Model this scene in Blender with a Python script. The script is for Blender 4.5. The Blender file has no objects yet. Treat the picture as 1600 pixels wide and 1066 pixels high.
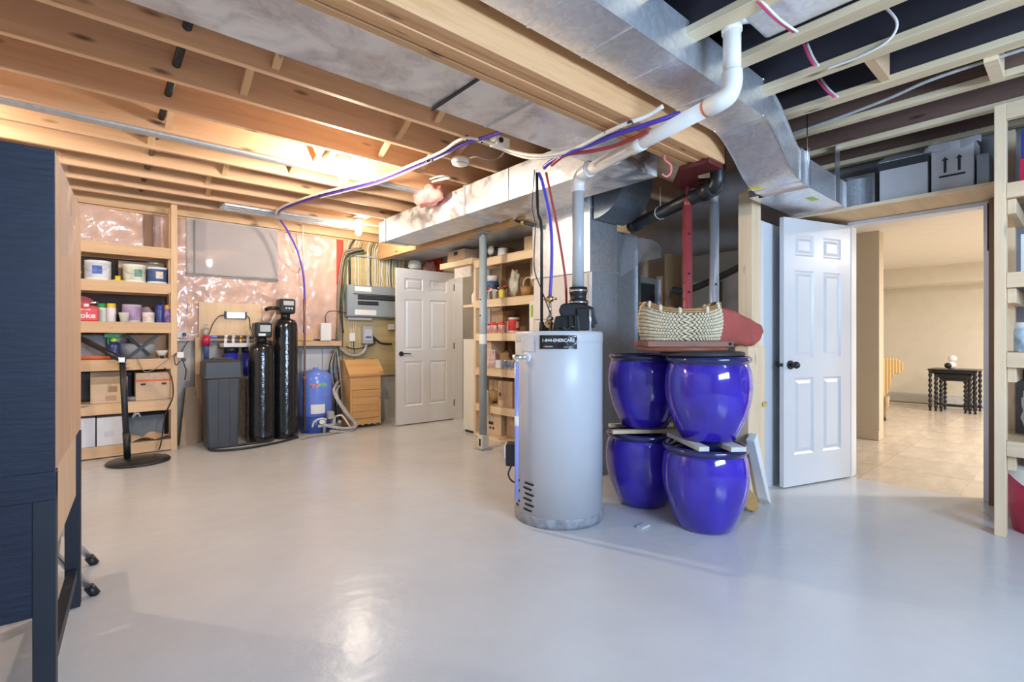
import bpy, bmesh, math, random
from mathutils import Vector, Matrix, noise
random.seed(7)
R = math.radians
scene = bpy.context.scene
COL = scene.collection

# ------------------------------------------------------------------ camera
# world: X runs along the back wall, Y runs along the right wall, Z up; camera stands at X=Y=0
CAM_H = 1.12
FPX = 770.0                      # focal length in pixels of the 1600 px wide frame
YAW = math.atan2(900.0, FPX)     # angle between the view axis and +X
CX, CY = math.cos(YAW), math.sin(YAW)
HORIZON = 530.0
cam_data = bpy.data.cameras.new('camera')
cam_data.sensor_width = 36.0
cam_data.lens = FPX / 1600.0 * 36.0
cam_data.shift_y = -3.0 / 1600.0
cam_data.clip_start = 0.02
cam = bpy.data.objects.new('camera', cam_data)
cam.location = (0, 0, CAM_H)
cam.rotation_euler = (R(90), 0, -math.atan2(CX, CY))
COL.objects.link(cam)
scene.camera = cam

# ------------------------------------------------------------------ world, exposure
world = bpy.data.worlds.new('world')
scene.world = world
world.use_nodes = True
bgn = world.node_tree.nodes['Background']
bgn.inputs[0].default_value = (0.80, 0.88, 1.0, 1)
bgn.inputs[1].default_value = 0.3
vs = scene.view_settings
vs.view_transform = 'Standard'
vs.look = 'None'
vs.gamma = 1.0
vs.use_curve_mapping = False
vs.exposure = 0.08
WARM = (1.0, 0.87, 0.70)
COOL = (0.52, 0.72, 1.0)
BULB_WARM_A = 1300.0      # radiance of the bare bulbs
BULB_WARM_B = 480.0
BULB_FILL_C = 1050.0     # added fill bulb left of the frame, evens out the warm light

def lamp(name, kind, loc, energy, color, size=0.1, rot=None, size_y=None):
    d = bpy.data.lights.new(name, kind)
    d.energy = energy
    d.color = color
    if kind == 'AREA':
        d.size = size
        if size_y:
            d.shape = 'RECTANGLE'; d.size_y = size_y
    else:
        d.shadow_soft_size = size
    o = bpy.data.objects.new(name, d)
    o.location = loc
    if rot: o.rotation_euler = rot
    COL.objects.link(o)
    return o
# assumed cool daylight: area light at an added, unseen window behind the photographer
lamp('assumed_daylight', 'AREA', (1.3, -2.45, 1.85), 205, COOL, 2.2, (R(90), 0, 0), 0.7)
# assumed pot lights of the finished room beyond the right door
# added fill light that brightens the small room behind the far door
lamp('cold_room_fill', 'POINT', (4.5, 5.0, 2.3), 22, WARM, 0.05)
lamp('assumed_pot_light', 'AREA', (6.3, -0.9, 2.28), 85, (1.0, 0.96, 0.92), 0.25)  # assumed pair of lamps out of view, no fixtures modelled
lamp('assumed_pot_light', 'AREA', (8.7, -0.7, 2.28), 100, (1.0, 0.96, 0.92), 0.25)

# ------------------------------------------------------------------ pixel -> point on a known plane
def aX(px, py, X):
    t = (px - 800) / FPX
    Y = X * (CY - t * CX) / (CX + t * CY)
    return Vector((X, Y, CAM_H + (HORIZON - py) / FPX * (CX * X + CY * Y)))
def aY(px, py, Y):
    t = (px - 800) / FPX
    X = Y * (CX + t * CY) / (CY - t * CX)
    return Vector((X, Y, CAM_H + (HORIZON - py) / FPX * (CX * X + CY * Y)))
def aZ(px, py, Z):
    d = FPX * (Z - CAM_H) / (HORIZON - py)
    r = (px - 800) / FPX * d
    return Vector((CX * d + CY * r, CY * d - CX * r, Z))
def aD(px, py, d):
    r = (px - 800) / FPX * d
    return Vector((CX * d + CY * r, CY * d - CX * r, CAM_H + (HORIZON - py) / FPX * d))
FACE = -math.atan2(CX, CY)       # rotation that turns a thing's local -Y towards the camera

# ------------------------------------------------------------------ materials
MATS = {}
def _base(name):
    m = bpy.data.materials.new(name)
    m.use_nodes = True
    nt = m.node_tree
    return m, nt, nt.nodes['Principled BSDF']
def M(name, col, rough=0.5, metal=0.0, var=0.08, scale=6.0, bump=0.0, bscale=40.0, coat=0.0, stretch=(1, 1, 1),
      alpha=1.0, trans=0.0, spec=0.5, dist=0.0, rvar=0.0, coat_rough=0.08, emit=None, est=0.0, rnd=0.0):
    if name in MATS: return MATS[name]
    m, nt, b = _base(name)
    N, L = nt.nodes, nt.links
    tc = N.new('ShaderNodeTexCoord'); mp = N.new('ShaderNodeMapping')
    mp.inputs['Scale'].default_value = stretch
    L.new(tc.outputs['Object'], mp.inputs['Vector'])
    nz = N.new('ShaderNodeTexNoise')
    nz.inputs['Scale'].default_value = scale
    nz.inputs['Detail'].default_value = 4
    nz.inputs['Distortion'].default_value = dist
    L.new(mp.outputs[0], nz.inputs['Vector'])
    cr = N.new('ShaderNodeValToRGB')
    cr.color_ramp.elements[0].position = 0.3; cr.color_ramp.elements[1].position = 0.7
    cr.color_ramp.elements[0].color = tuple(max(0, c * (1 - var)) for c in col) + (1,)
    cr.color_ramp.elements[1].color = tuple(min(1, c * (1 + var)) for c in col) + (1,)
    L.new(nz.outputs['Fac'], cr.inputs[0])
    out = cr.outputs[0]
    if rnd:
        oi = N.new('ShaderNodeObjectInfo'); mr = N.new('ShaderNodeMapRange')
        mr.inputs[3].default_value = 1 - rnd; mr.inputs[4].default_value = 1 + rnd
        L.new(oi.outputs['Random'], mr.inputs[0])
        hs = N.new('ShaderNodeHueSaturation')
        L.new(mr.outputs[0], hs.inputs['Value']); L.new(out, hs.inputs['Color'])
        out = hs.outputs[0]
    L.new(out, b.inputs['Base Color'])
    b.inputs['Metallic'].default_value = metal
    b.inputs['Roughness'].default_value = rough
    b.inputs['Specular IOR Level'].default_value = spec
    b.inputs['Coat Weight'].default_value = coat
    b.inputs['Coat Roughness'].default_value = coat_rough
    b.inputs['Alpha'].default_value = alpha
    b.inputs['Transmission Weight'].default_value = trans
    if emit:
        b.inputs['Emission Color'].default_value = emit + (1,)
        b.inputs['Emission Strength'].default_value = est
    if rvar:
        mr = N.new('ShaderNodeMapRange')
        mr.inputs[3].default_value = max(0.02, rough - rvar); mr.inputs[4].default_value = rough + rvar
        L.new(nz.outputs['Fac'], mr.inputs[0]); L.new(mr.outputs[0], b.inputs['Roughness'])
    if bump:
        n2 = N.new('ShaderNodeTexNoise'); n2.inputs['Scale'].default_value = bscale; n2.inputs['Detail'].default_value = 3
        n2.inputs['Distortion'].default_value = dist
        L.new(mp.outputs[0], n2.inputs['Vector'])
        bp = N.new('ShaderNodeBump'); bp.inputs['Strength'].default_value = bump; bp.inputs['Distance'].default_value = 0.02
        L.new(n2.outputs['Fac'], bp.inputs['Height'])
        L.new(bp.outputs[0], b.inputs['Normal'])
        if coat: L.new(bp.outputs[0], b.inputs['Coat Normal'])
    MATS[name] = m
    return m
def W(name, c1, c2, axis='X', rough=0.6, knots=0.75, grain=1.0, rnd=0.08, coat=0.0, sc=1.0):
    """lumber: grain stretched along an axis, scattered knots, a shade of its own for each board"""
    if name in MATS: return MATS[name]
    m, nt, b = _base(name)
    N, L = nt.nodes, nt.links
    tc = N.new('ShaderNodeTexCoord'); mp = N.new('ShaderNodeMapping'); mk = N.new('ShaderNodeMapping')
    i = 'XYZ'.index(axis)
    s = [22.0 * sc] * 3; s[i] = 1.3 * sc
    k = [9.0 * sc] * 3; k[i] = 2.6 * sc
    mp.inputs['Scale'].default_value = s; mk.inputs['Scale'].default_value = k
    oi = N.new('ShaderNodeObjectInfo')
    ad = N.new('ShaderNodeVectorMath'); ad.operation = 'ADD'
    ml = N.new('ShaderNodeMath'); ml.operation = 'MULTIPLY'; ml.inputs[1].default_value = 37.0
    L.new(oi.outputs['Random'], ml.inputs[0])
    L.new(tc.outputs['Object'], ad.inputs[0]); L.new(ml.outputs[0], ad.inputs[1])
    L.new(ad.outputs[0], mp.inputs['Vector']); L.new(ad.outputs[0], mk.inputs['Vector'])
    nz = N.new('ShaderNodeTexNoise'); nz.inputs['Scale'].default_value = 1.0; nz.inputs['Detail'].default_value = 5
    nz.inputs['Roughness'].default_value = 0.65; nz.inputs['Distortion'].default_value = 0.6
    L.new(mp.outputs[0], nz.inputs['Vector'])
    cr = N.new('ShaderNodeValToRGB')
    cr.color_ramp.elements[0].position = 0.32; cr.color_ramp.elements[1].position = 0.68
    cr.color_ramp.elements[0].color = c2 + (1,); cr.color_ramp.elements[1].color = c1 + (1,)
    L.new(nz.outputs['Fac'], cr.inputs[0])
    vo = N.new('ShaderNodeTexVoronoi'); vo.inputs['Scale'].default_value = 1.0
    L.new(mk.outputs[0], vo.inputs['Vector'])
    kr = N.new('ShaderNodeValToRGB')
    kr.color_ramp.elements[0].position = 0.05; kr.color_ramp.elements[1].position = 0.16
    kr.color_ramp.elements[0].color = (1 - knots,) * 3 + (1,); kr.color_ramp.elements[1].color = (1, 1, 1, 1)
    L.new(vo.outputs['Distance'], kr.inputs[0])
    mx = N.new('ShaderNodeMixRGB'); mx.blend_type = 'MULTIPLY'; mx.inputs[0].default_value = 1
    L.new(cr.outputs[0], mx.inputs[1]); L.new(kr.outputs[0], mx.inputs[2])
    mr = N.new('ShaderNodeMapRange'); mr.inputs[3].default_value = 1 - rnd; mr.inputs[4].default_value = 1 + rnd
    L.new(oi.outputs['Random'], mr.inputs[0])
    hs = N.new('ShaderNodeHueSaturation')
    L.new(mr.outputs[0], hs.inputs['Value']); L.new(mx.outputs[0], hs.inputs['Color'])
    L.new(hs.outputs[0], b.inputs['Base Color'])
    b.inputs['Roughness'].default_value = rough
    b.inputs['Coat Weight'].default_value = coat
    bp = N.new('ShaderNodeBump'); bp.inputs['Strength'].default_value = 0.12 * grain; bp.inputs['Distance'].default_value = 0.01
    L.new(nz.outputs['Fac'], bp.inputs['Height']); L.new(bp.outputs[0], b.inputs['Normal'])
    MATS[name] = m
    return m
def G(name, col=(0.84, 0.87, 0.92), rough=0.33, wob=0.22, spangle=0.10, soil=0.0, metal=0.82):
    """galvanised sheet: spangle in colour and gloss, slight oil-canning"""
    if name in MATS: return MATS[name]
    m, nt, b = _base(name)
    N, L = nt.nodes, nt.links
    tc = N.new('ShaderNodeTexCoord')
    vo = N.new('ShaderNodeTexVoronoi'); vo.inputs['Scale'].default_value = 45
    L.new(tc.outputs['Object'], vo.inputs['Vector'])
    nz = N.new('ShaderNodeTexNoise'); nz.inputs['Scale'].default_value = 3.5; nz.inputs['Detail'].default_value = 5
    nz.inputs['Distortion'].default_value = 1.2
    L.new(tc.outputs['Object'], nz.inputs['Vector'])
    bw = N.new('ShaderNodeRGBToBW'); L.new(vo.outputs['Color'], bw.inputs[0])
    cr = N.new('ShaderNodeValToRGB')
    cr.color_ramp.elements[0].color = tuple(c * (1 - spangle) for c in col) + (1,)
    cr.color_ramp.elements[1].color = tuple(min(1, c * (1 + spangle)) for c in col) + (1,)
    L.new(bw.outputs[0], cr.inputs[0])
    out = cr.outputs[0]
    b.inputs['Metallic'].default_value = metal
    if soil:
        n3 = N.new('ShaderNodeTexNoise'); n3.inputs['Scale'].default_value = 5; n3.inputs['Detail'].default_value = 9
        n3.inputs['Roughness'].default_value = 0.62; n3.inputs['Distortion'].default_value = 0.7
        L.new(tc.outputs['Object'], n3.inputs['Vector'])
        r3 = N.new('ShaderNodeValToRGB')
        r3.color_ramp.elements[0].position = 0.42; r3.color_ramp.elements[1].position = 0.60
        L.new(n3.outputs['Fac'], r3.inputs[0])
        mx = N.new('ShaderNodeMixRGB')
        mx.inputs[2].default_value = (0.84, 0.80, 0.74, 1)
        mm = N.new('ShaderNodeMath'); mm.operation = 'MULTIPLY'; mm.inputs[1].default_value = soil
        L.new(r3.outputs[0], mm.inputs[0]); L.new(mm.outputs[0], mx.inputs[0]); L.new(out, mx.inputs[1])
        out = mx.outputs[0]
        inv = N.new('ShaderNodeMath'); inv.operation = 'SUBTRACT'; inv.inputs[0].default_value = 1.0
        L.new(mm.outputs[0], inv.inputs[1]); L.new(inv.outputs[0], b.inputs['Metallic'])
    L.new(out, b.inputs['Base Color'])
    mr = N.new('ShaderNodeMapRange'); mr.inputs[3].default_value = rough - 0.1; mr.inputs[4].default_value = rough + 0.14
    L.new(nz.outputs['Fac'], mr.inputs[0]); L.new(mr.outputs[0], b.inputs['Roughness'])
    bp = N.new('ShaderNodeBump'); bp.inputs['Strength'].default_value = wob; bp.inputs['Distance'].default_value = 0.03
    L.new(nz.outputs['Fac'], bp.inputs['Height']); L.new(bp.outputs[0], b.inputs['Normal'])
    MATS[name] = m
    return m

lumX = W('lumber_along_x', (0.74, 0.50, 0.29), (0.62, 0.40, 0.22), 'X')
lumY = W('lumber_along_y', (0.74, 0.50, 0.29), (0.62, 0.40, 0.22), 'Y')
lumZ = W('lumber_upright', (0.76, 0.53, 0.32), (0.66, 0.44, 0.25), 'Z')
joistX = W('joist_lumber_x', (0.70, 0.46, 0.29), (0.58, 0.36, 0.21), 'X')
joistY = W('joist_lumber_y', (0.78, 0.64, 0.42), (0.68, 0.54, 0.34), 'Y')
webD = M('shaded_joist_web', (0.035, 0.030, 0.038), 0.7, var=0.4, scale=4, stretch=(1, 0.3, 1))  # near-black: shade between the joists put into the web colour
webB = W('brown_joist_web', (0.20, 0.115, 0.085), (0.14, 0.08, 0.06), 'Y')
beamW = W('beam_lumber', (0.74, 0.43, 0.21), (0.60, 0.32, 0.14), 'X', rnd=0.12, sc=1.2)
pineY = W('pine_light_y', (0.86, 0.68, 0.46), (0.76, 0.57, 0.36), 'Y', knots=0.5)
pineZ = W('pine_light_z', (0.86, 0.68, 0.46), (0.76, 0.57, 0.36), 'Z', knots=0.5)
plyM = W('plywood', (0.70, 0.52, 0.32), (0.60, 0.43, 0.25), 'X', knots=0.3, sc=0.5)
plyO = W('olive_plywood', (0.56, 0.45, 0.24), (0.46, 0.36, 0.18), 'X', knots=0.4, sc=0.5)
osb = M('subfloor_board', (0.30, 0.21, 0.13), 0.8, var=0.35, scale=25)
galv = G('galvanised_sheet')
galvS = G('galvanised_sheet_stained', (0.66, 0.69, 0.76), soil=0.95, rough=0.36, metal=0.6)
galvD = G('galvanised_sheet_dull', (0.50, 0.55, 0.60), 0.36, metal=0.6)
chrome = M('bright_metal', (0.8, 0.82, 0.86), 0.18, 1.0, var=0.05)
brass = M('brass', (0.72, 0.52, 0.24), 0.3, 1.0)
concrete = M('concrete', (0.46, 0.44, 0.41), 0.85, var=0.18, scale=3, bump=0.3, bscale=30)
white_paint = M('white_door_paint', (0.70, 0.70, 0.71), 0.32, var=0.015)
white_wall = M('white_wall_paint', (0.76, 0.78, 0.80), 0.55, var=0.02)
cream = M('cream_wall_paint', (0.82, 0.76, 0.65), 0.65, var=0.03)
tan_wall = M('tan_wall_paint', (0.62, 0.47, 0.27), 0.65, var=0.03)
ceil_white = M('ceiling_paint', (0.86, 0.80, 0.72), 0.8, var=0.02)
black = M('black_plastic', (0.016, 0.017, 0.019), 0.38, var=0.2)
black_gloss = M('black_gloss', (0.010, 0.011, 0.013), 0.16, var=0.2, coat=0.4, bump=0.15, bscale=25)
black_matte = M('black_matte', (0.03, 0.032, 0.036), 0.6, var=0.2)
dark = M('dark_void', (0.012, 0.011, 0.010), 0.8, var=0.2)
navy = M('navy_paint', (0.006, 0.011, 0.030), 0.5, var=0.18, scale=3, stretch=(1, 1, 6), bump=0.1, bscale=12)
grey_metal = M('grey_enamel', (0.27, 0.32, 0.36), 0.42, var=0.05)
post_grey = M('grey_post_paint', (0.33, 0.38, 0.40), 0.4, var=0.08)
pvc = M('white_pvc', (0.84, 0.82, 0.77), 0.3, var=0.03)
heater_m = M('heater_enamel', (0.60, 0.61, 0.64), 0.34, var=0.02)
blue_glaze = M('cobalt_glaze', (0.045, 0.022, 0.42), 0.10, var=0.3, scale=5, coat=0.6, coat_rough=0.05, spec=0.6)
red_paint = M('red_oxide_paint', (0.33, 0.055, 0.06), 0.36, var=0.12)
red = M('bright_red', (0.70, 0.05, 0.05), 0.4)
crimson = M('crimson_plastic', (0.55, 0.02, 0.07), 0.35)
red_tape = M('red_tape', (0.85, 0.07, 0.04), 0.35)
pink = M('pink_insulation', (0.85, 0.38, 0.36), 0.9, var=0.2, scale=20, bump=0.8, bscale=30)
orange = M('orange_plastic', (0.75, 0.14, 0.05), 0.45)
card = M('cardboard', (0.53, 0.36, 0.22), 0.8, var=0.08, rnd=0.12)
card_l = M('pale_cardboard', (0.64, 0.47, 0.31), 0.8, var=0.08, rnd=0.1)
card_g = M('grey_cardboard', (0.48, 0.47, 0.47), 0.7, var=0.06)
paper = M('white_paper', (0.84, 0.84, 0.83), 0.6, var=0.03)
ink = M('black_ink', (0.02, 0.02, 0.025), 0.6)
blue = M('bright_blue', (0.03, 0.06, 0.45), 0.35)
tank_blue = M('pressure_tank_blue', (0.15, 0.26, 0.82), 0.28, var=0.05, coat=0.3)
deep_blue = M('deep_blue_plastic', (0.03, 0.04, 0.42), 0.35)
purple = M('purple_pex', (0.09, 0.05, 0.42), 0.35)
lilac = M('lilac_plastic', (0.42, 0.30, 0.50), 0.4, var=0.25, scale=12)
green = M('green_plastic', (0.02, 0.30, 0.10), 0.4)
lime = M('lime_plastic', (0.42, 0.62, 0.05), 0.4)
yellow = M('yellow_plastic', (0.78, 0.58, 0.06), 0.4)
teal = M('dark_teal_print', (0.10, 0.28, 0.24), 0.5, var=0.35, scale=14)
navy_print = M('navy_print', (0.04, 0.10, 0.26), 0.45, var=0.2, scale=14)
blue_print = M('blue_print', (0.05, 0.12, 0.50), 0.45, var=0.5, scale=18)
brown = M('brown_plastic', (0.12, 0.05, 0.02), 0.4)
cable_w = M('white_cable', (0.80, 0.77, 0.70), 0.45)
cable_y = M('yellow_cable', (0.70, 0.62, 0.28), 0.45)
cable_g = M('green_cable', (0.10, 0.16, 0.08), 0.5)
cable_k = M('black_cable', (0.02, 0.02, 0.02), 0.45)
cable_t = M('tan_cable', (0.30, 0.22, 0.16), 0.5)
pex_red = M('red_pex', (0.42, 0.05, 0.05), 0.35)
pex_blue = M('blue_pex', (0.07, 0.06, 0.55), 0.3)
hose_grey = M('grey_hose', (0.45, 0.45, 0.44), 0.45, var=0.15, scale=30)
clear = M('clear_plastic', (0.80, 0.82, 0.84), 0.12, trans=0.7, coat=0.5)
film = M('clear_film', (0.86, 0.84, 0.86), 0.15, alpha=0.22, bump=0.6, bscale=14, coat=0.6)
straw = M('straw_weave', (0.74, 0.62, 0.42), 0.7, var=0.2, scale=60)
cane = M('cane_brown', (0.38, 0.20, 0.07), 0.4, var=0.2, scale=30)
mahog = W('red_brown_wood', (0.30, 0.11, 0.055), (0.22, 0.075, 0.04), 'X', rough=0.5, knots=0.2)
cloth_red = M('red_cloth', (0.44, 0.09, 0.07), 0.85, var=0.15, bump=0.3, bscale=70)
pine_bin = W('varnished_pine', (0.72, 0.43, 0.18), (0.60, 0.33, 0.12), 'X', rough=0.35, knots=0.6, coat=0.2, sc=0.8)
cab_wood = W('cabinet_side_wood', (0.66, 0.42, 0.27), (0.54, 0.32, 0.19), 'Z', knots=0.3, sc=0.6)
cab_pale = W('cabinet_base_wood', (0.74, 0.52, 0.33), (0.64, 0.42, 0.26), 'Z', knots=0.2, sc=0.6)
stud_brown = W('aged_stud', (0.30, 0.17, 0.10), (0.22, 0.12, 0.07), 'Z', knots=0.3)
alu = M('aluminium', (0.74, 0.76, 0.80), 0.3, 0.9, var=0.04)
foam = M('grey_rubber', (0.30, 0.31, 0.33), 0.7)

# floor paint: satin grey epoxy with roller texture and scuffs
def floor_material():
    m, nt, b = _base('painted_concrete_floor')
    N, L = nt.nodes, nt.links
    tc = N.new('ShaderNodeTexCoord')
    n1 = N.new('ShaderNodeTexNoise'); n1.inputs['Scale'].default_value = 1.4; n1.inputs['Detail'].default_value = 6
    n1.inputs['Roughness'].default_value = 0.6
    L.new(tc.outputs['Object'], n1.inputs['Vector'])
    cr = N.new('ShaderNodeValToRGB')
    cr.color_ramp.elements[0].position = 0.3; cr.color_ramp.elements[1].position = 0.7
    cr.color_ramp.elements[0].color = (0.60, 0.60, 0.605, 1); cr.color_ramp.elements[1].color = (0.67, 0.67, 0.675, 1)
    L.new(n1.outputs['Fac'], cr.inputs[0]); L.new(cr.outputs[0], b.inputs['Base Color'])
    mr = N.new('ShaderNodeMapRange'); mr.inputs[3].default_value = 0.16; mr.inputs[4].default_value = 0.30
    L.new(n1.outputs['Fac'], mr.inputs[0]); L.new(mr.outputs[0], b.inputs['Roughness'])
    n2 = N.new('ShaderNodeTexNoise'); n2.inputs['Scale'].default_value = 9; n2.inputs['Detail'].default_value = 5
    L.new(tc.outputs['Object'], n2.inputs['Vector'])
    bp = N.new('ShaderNodeBump'); bp.inputs['Strength'].default_value = 0.16; bp.inputs['Distance'].default_value = 0.02
    L.new(n2.outputs['Fac'], bp.inputs['Height']); L.new(bp.outputs[0], b.inputs['Normal'])
    return m
floorM = floor_material()
polyM = M('poly_over_pink_batts', (0.68, 0.46, 0.37), 0.40, var=0.14, scale=2.2, bump=0.35, bscale=8, coat=0.9, coat_rough=0.06, dist=1.2)
polyW = M('poly_over_window', (0.46, 0.42, 0.42), 0.55, var=0.03, coat=0.6, coat_rough=0.025, bump=0.02, bscale=4, spec=0.2)
tileM = M('floor_tile', (0.66, 0.56, 0.45), 0.22, var=0.12, scale=2.5, rnd=0.05, stretch=(1, 3, 1), dist=1.0)
grout = M('grout', (0.66, 0.58, 0.48), 0.8)

# ------------------------------------------------------------------ mesh helpers
class MB:
    def __init__(s): s.v = []; s.f = []; s.m = []; s.s = []
    def _add(s, vs, fs, m=0, smooth=False):
        o = len(s.v); s.v += [tuple(v) for v in vs]
        for f in fs: s.f.append([i + o for i in f]); s.m.append(m); s.s.append(smooth)
        return s
    def box(s, x0, x1, y0, y1, z0, z1, m=0):
        x0, x1 = min(x0, x1), max(x0, x1); y0, y1 = min(y0, y1), max(y0, y1); z0, z1 = min(z0, z1), max(z0, z1)
        return s._add([(x0, y0, z0), (x1, y0, z0), (x1, y1, z0), (x0, y1, z0), (x0, y0, z1), (x1, y0, z1), (x1, y1, z1), (x0, y1, z1)],
                      [(0, 3, 2, 1), (4, 5, 6, 7), (0, 1, 5, 4), (1, 2, 6, 5), (2, 3, 7, 6), (3, 0, 4, 7)], m)
    def hexa(s, b, t, m=0):
        """box from 4 bottom and 4 top corners"""
        return s._add(list(b) + list(t), [(0, 3, 2, 1), (4, 5, 6, 7), (0, 1, 5, 4), (1, 2, 6, 5), (2, 3, 7, 6), (3, 0, 4, 7)], m)
    def bar(s, p0, p1, w, h, m=0, up=(0, 0, 1)):
        """rectangular bar from p0 to p1"""
        p0, p1 = Vector(p0), Vector(p1); d = (p1 - p0).normalized(); u = Vector(up)
        if abs(d.dot(u)) > 0.97: u = Vector((0, 1, 0))
        a = d.cross(u).normalized() * (w / 2); c = a.cross(d).normalized() * (h / 2)
        return s.hexa([p0 - a - c, p0 + a - c, p0 + a + c, p0 - a + c], [p1 - a - c, p1 + a - c, p1 + a + c, p1 - a + c], m)
    def cyl(s, p0, p1, r0, r1=None, n=16, m=0, cap=True):
        if r1 is None: r1 = r0
        p0, p1 = Vector(p0), Vector(p1); d = (p1 - p0).normalized()
        a = d.orthogonal().normalized(); c = d.cross(a)
        vs = []
        for p, r in ((p0, r0), (p1, r1)):
            for i in range(n):
                t = 2 * math.pi * i / n; vs.append(p + (a * math.cos(t) + c * math.sin(t)) * r)
        s._add(vs, [(i, (i + 1) % n, n + (i + 1) % n, n + i) for i in range(n)], m, True)
        if cap:
            o = len(s.v) - 2 * n
            s.f.append([o + i for i in reversed(range(n))]); s.m.append(m); s.s.append(False)
            s.f.append([o + n + i for i in range(n)]); s.m.append(m); s.s.append(False)
        return s
    def tube(s, pts, r, n=8, m=0, smooth_steps=0, cap=True):
        pts = [Vector(p) for p in pts]
        if smooth_steps: pts = catmull(pts, smooth_steps)
        k = len(pts); rs = r if isinstance(r, (list, tuple)) else [r] * k
        if len(rs) != k: rs = [rs[min(len(rs) - 1, int(i * len(rs) / k))] for i in range(k)]
        d0 = (pts[1] - pts[0]).normalized(); a = d0.orthogonal().normalized()
        vs = []
        for i, p in enumerate(pts):
            d = (pts[min(i + 1, k - 1)] - pts[max(i - 1, 0)]).normalized()
            a = (a - d * a.dot(d)).normalized(); c = d.cross(a)
            for j in range(n):
                t = 2 * math.pi * j / n; vs.append(p + (a * math.cos(t) + c * math.sin(t)) * rs[i])
        fs = [(i * n + j, i * n + (j + 1) % n, (i + 1) * n + (j + 1) % n, (i + 1) * n + j) for i in range(k - 1) for j in range(n)]
        o = len(s.v)
        s._add(vs, fs, m, True)
        if cap:
            s.f.append([o + j for j in reversed(range(n))]); s.m.append(m); s.s.append(False)
            s.f.append([o + (k - 1) * n + j for j in range(n)]); s.m.append(m); s.s.append(False)
        return s
    def lathe(s, prof, c=(0, 0, 0), n=24, m=0, sx=1.0, sy=1.0, smooth=True):
        """revolve (r, z) points round Z; r = 0 closes the end"""
        o = len(s.v); rings = []
        for r, z in prof:
            if r < 1e-6:
                rings.append([len(s.v)]); s.v.append((c[0], c[1], c[2] + z))
            else:
                rings.append(list(range(len(s.v), len(s.v) + n)))
                for i in range(n):
                    t = 2 * math.pi * i / n
                    s.v.append((c[0] + r * sx * math.cos(t), c[1] + r * sy * math.sin(t), c[2] + z))
        for a, b in zip(rings, rings[1:]):
            for i in range(n):
                j = (i + 1) % n
                if len(a) == 1 and len(b) == 1: continue
                f = [a[0], b[j], b[i]][::-1] if len(a) == 1 else ([a[i], a[j], b[0]] if len(b) == 1 else [a[i], a[j], b[j], b[i]])
                s.f.append(f); s.m.append(m); s.s.append(smooth)
        return s
    def prism(s, poly, axis, a0, a1, m=0, smooth=False):
        """extrude a 2D polygon along an axis; for X the polygon is (y,z), for Y (x,z), for Z (x,y)"""
        def P3(p, a): return (a, p[0], p[1]) if axis == 'X' else ((p[0], a, p[1]) if axis == 'Y' else (p[0], p[1], a))
        n = len(poly)
        s._add([P3(p, a0) for p in poly] + [P3(p, a1) for p in poly],
               [tuple(range(n))[::-1], tuple(range(n, 2 * n))] + [(i, (i + 1) % n, n + (i + 1) % n, n + i) for i in range(n)], m, smooth)
        return s
    def sphere(s, c, r, n=12, k=8, m=0, sz=1.0, sx=1.0, sy=1.0):
        prof = [(0 if i in (0, k) else r * math.sin(math.pi * i / k), -r * sz * math.cos(math.pi * i / k)) for i in range(k + 1)]
        return s.lathe(prof, c, n, m, sx, sy)
    def grid(s, fn, nu, nv, m=0, smooth=True):
        o = len(s.v)
        for j in range(nv + 1):
            for i in range(nu + 1): s.v.append(tuple(fn(i / nu, j / nv)))
        for j in range(nv):
            for i in range(nu):
                a = o + j * (nu + 1) + i
                s.f.append([a, a + 1, a + nu + 2, a + nu + 1]); s.m.append(m); s.s.append(smooth)
        return s
    def mesh(s, name, off=(0, 0, 0)):
        me = bpy.data.meshes.new(name)
        ox, oy, oz = off
        me.from_pydata([(x - ox, y - oy, z - oz) for x, y, z in s.v], [], s.f)
        me.polygons.foreach_set('material_index', s.m)
        me.polygons.foreach_set('use_smooth', s.s)
        bm = bmesh.new(); bm.from_mesh(me)
        bmesh.ops.recalc_face_normals(bm, faces=bm.faces); bm.to_mesh(me); bm.free()
        me.update()
        return me
def catmull(p, k):
    q = [p[0]] + list(p) + [p[-1]]; out = []
    for i in range(1, len(q) - 2):
        a, b, c, d = q[i - 1], q[i], q[i + 1], q[i + 2]
        for j in range(k):
            t = j / k
            out.append(0.5 * ((2 * b) + (c - a) * t + (2 * a - 5 * b + 4 * c - d) * t * t + (3 * b - a - 3 * c + d) * t ** 3))
    out.append(p[-1])
    return out
def mb(): return MB()
def link(name, me, mats, parent=None, loc=(0, 0, 0), rz=0.0, bev=0.0):
    o = bpy.data.objects.new(name, me)
    for mm in (mats if isinstance(mats, (list, tuple)) else [mats]): me.materials.append(mm)
    o.location = loc; o.rotation_euler = (0, 0, rz)
    if parent: o.parent = parent
    COL.objects.link(o)
    if bev:
        md = o.modifiers.new('bevel', 'BEVEL'); md.width = bev; md.segments = 2; md.limit_method = 'ANGLE'; md.angle_limit = R(40)
    return o
def T(name, label, cat, loc=(0, 0, 0), rz=0.0, group=None, kind=None):
    """a thing with parts: an Empty at its base"""
    o = bpy.data.objects.new(name, None); o.empty_display_size = 0.1
    o.location = loc; o.rotation_euler = (0, 0, rz)
    if kind: o['kind'] = kind
    if label: o['label'] = label
    if cat: o['category'] = cat
    if group: o['group'] = group
    COL.objects.link(o)
    return o
def P(name, b, mats, parent, bev=0.0, local=False, label=None, stuff=False):
    """a part; b is in world coordinates unless local"""
    off = (0, 0, 0)
    if not local:
        q = parent
        while q: off = tuple(a + c for a, c in zip(off, q.location)); q = q.parent
    o = link(name, b.mesh(name, off), mats, parent, bev=bev)
    if label: o['label'] = label
    if stuff: o['kind'] = 'stuff'
    return o
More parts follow.
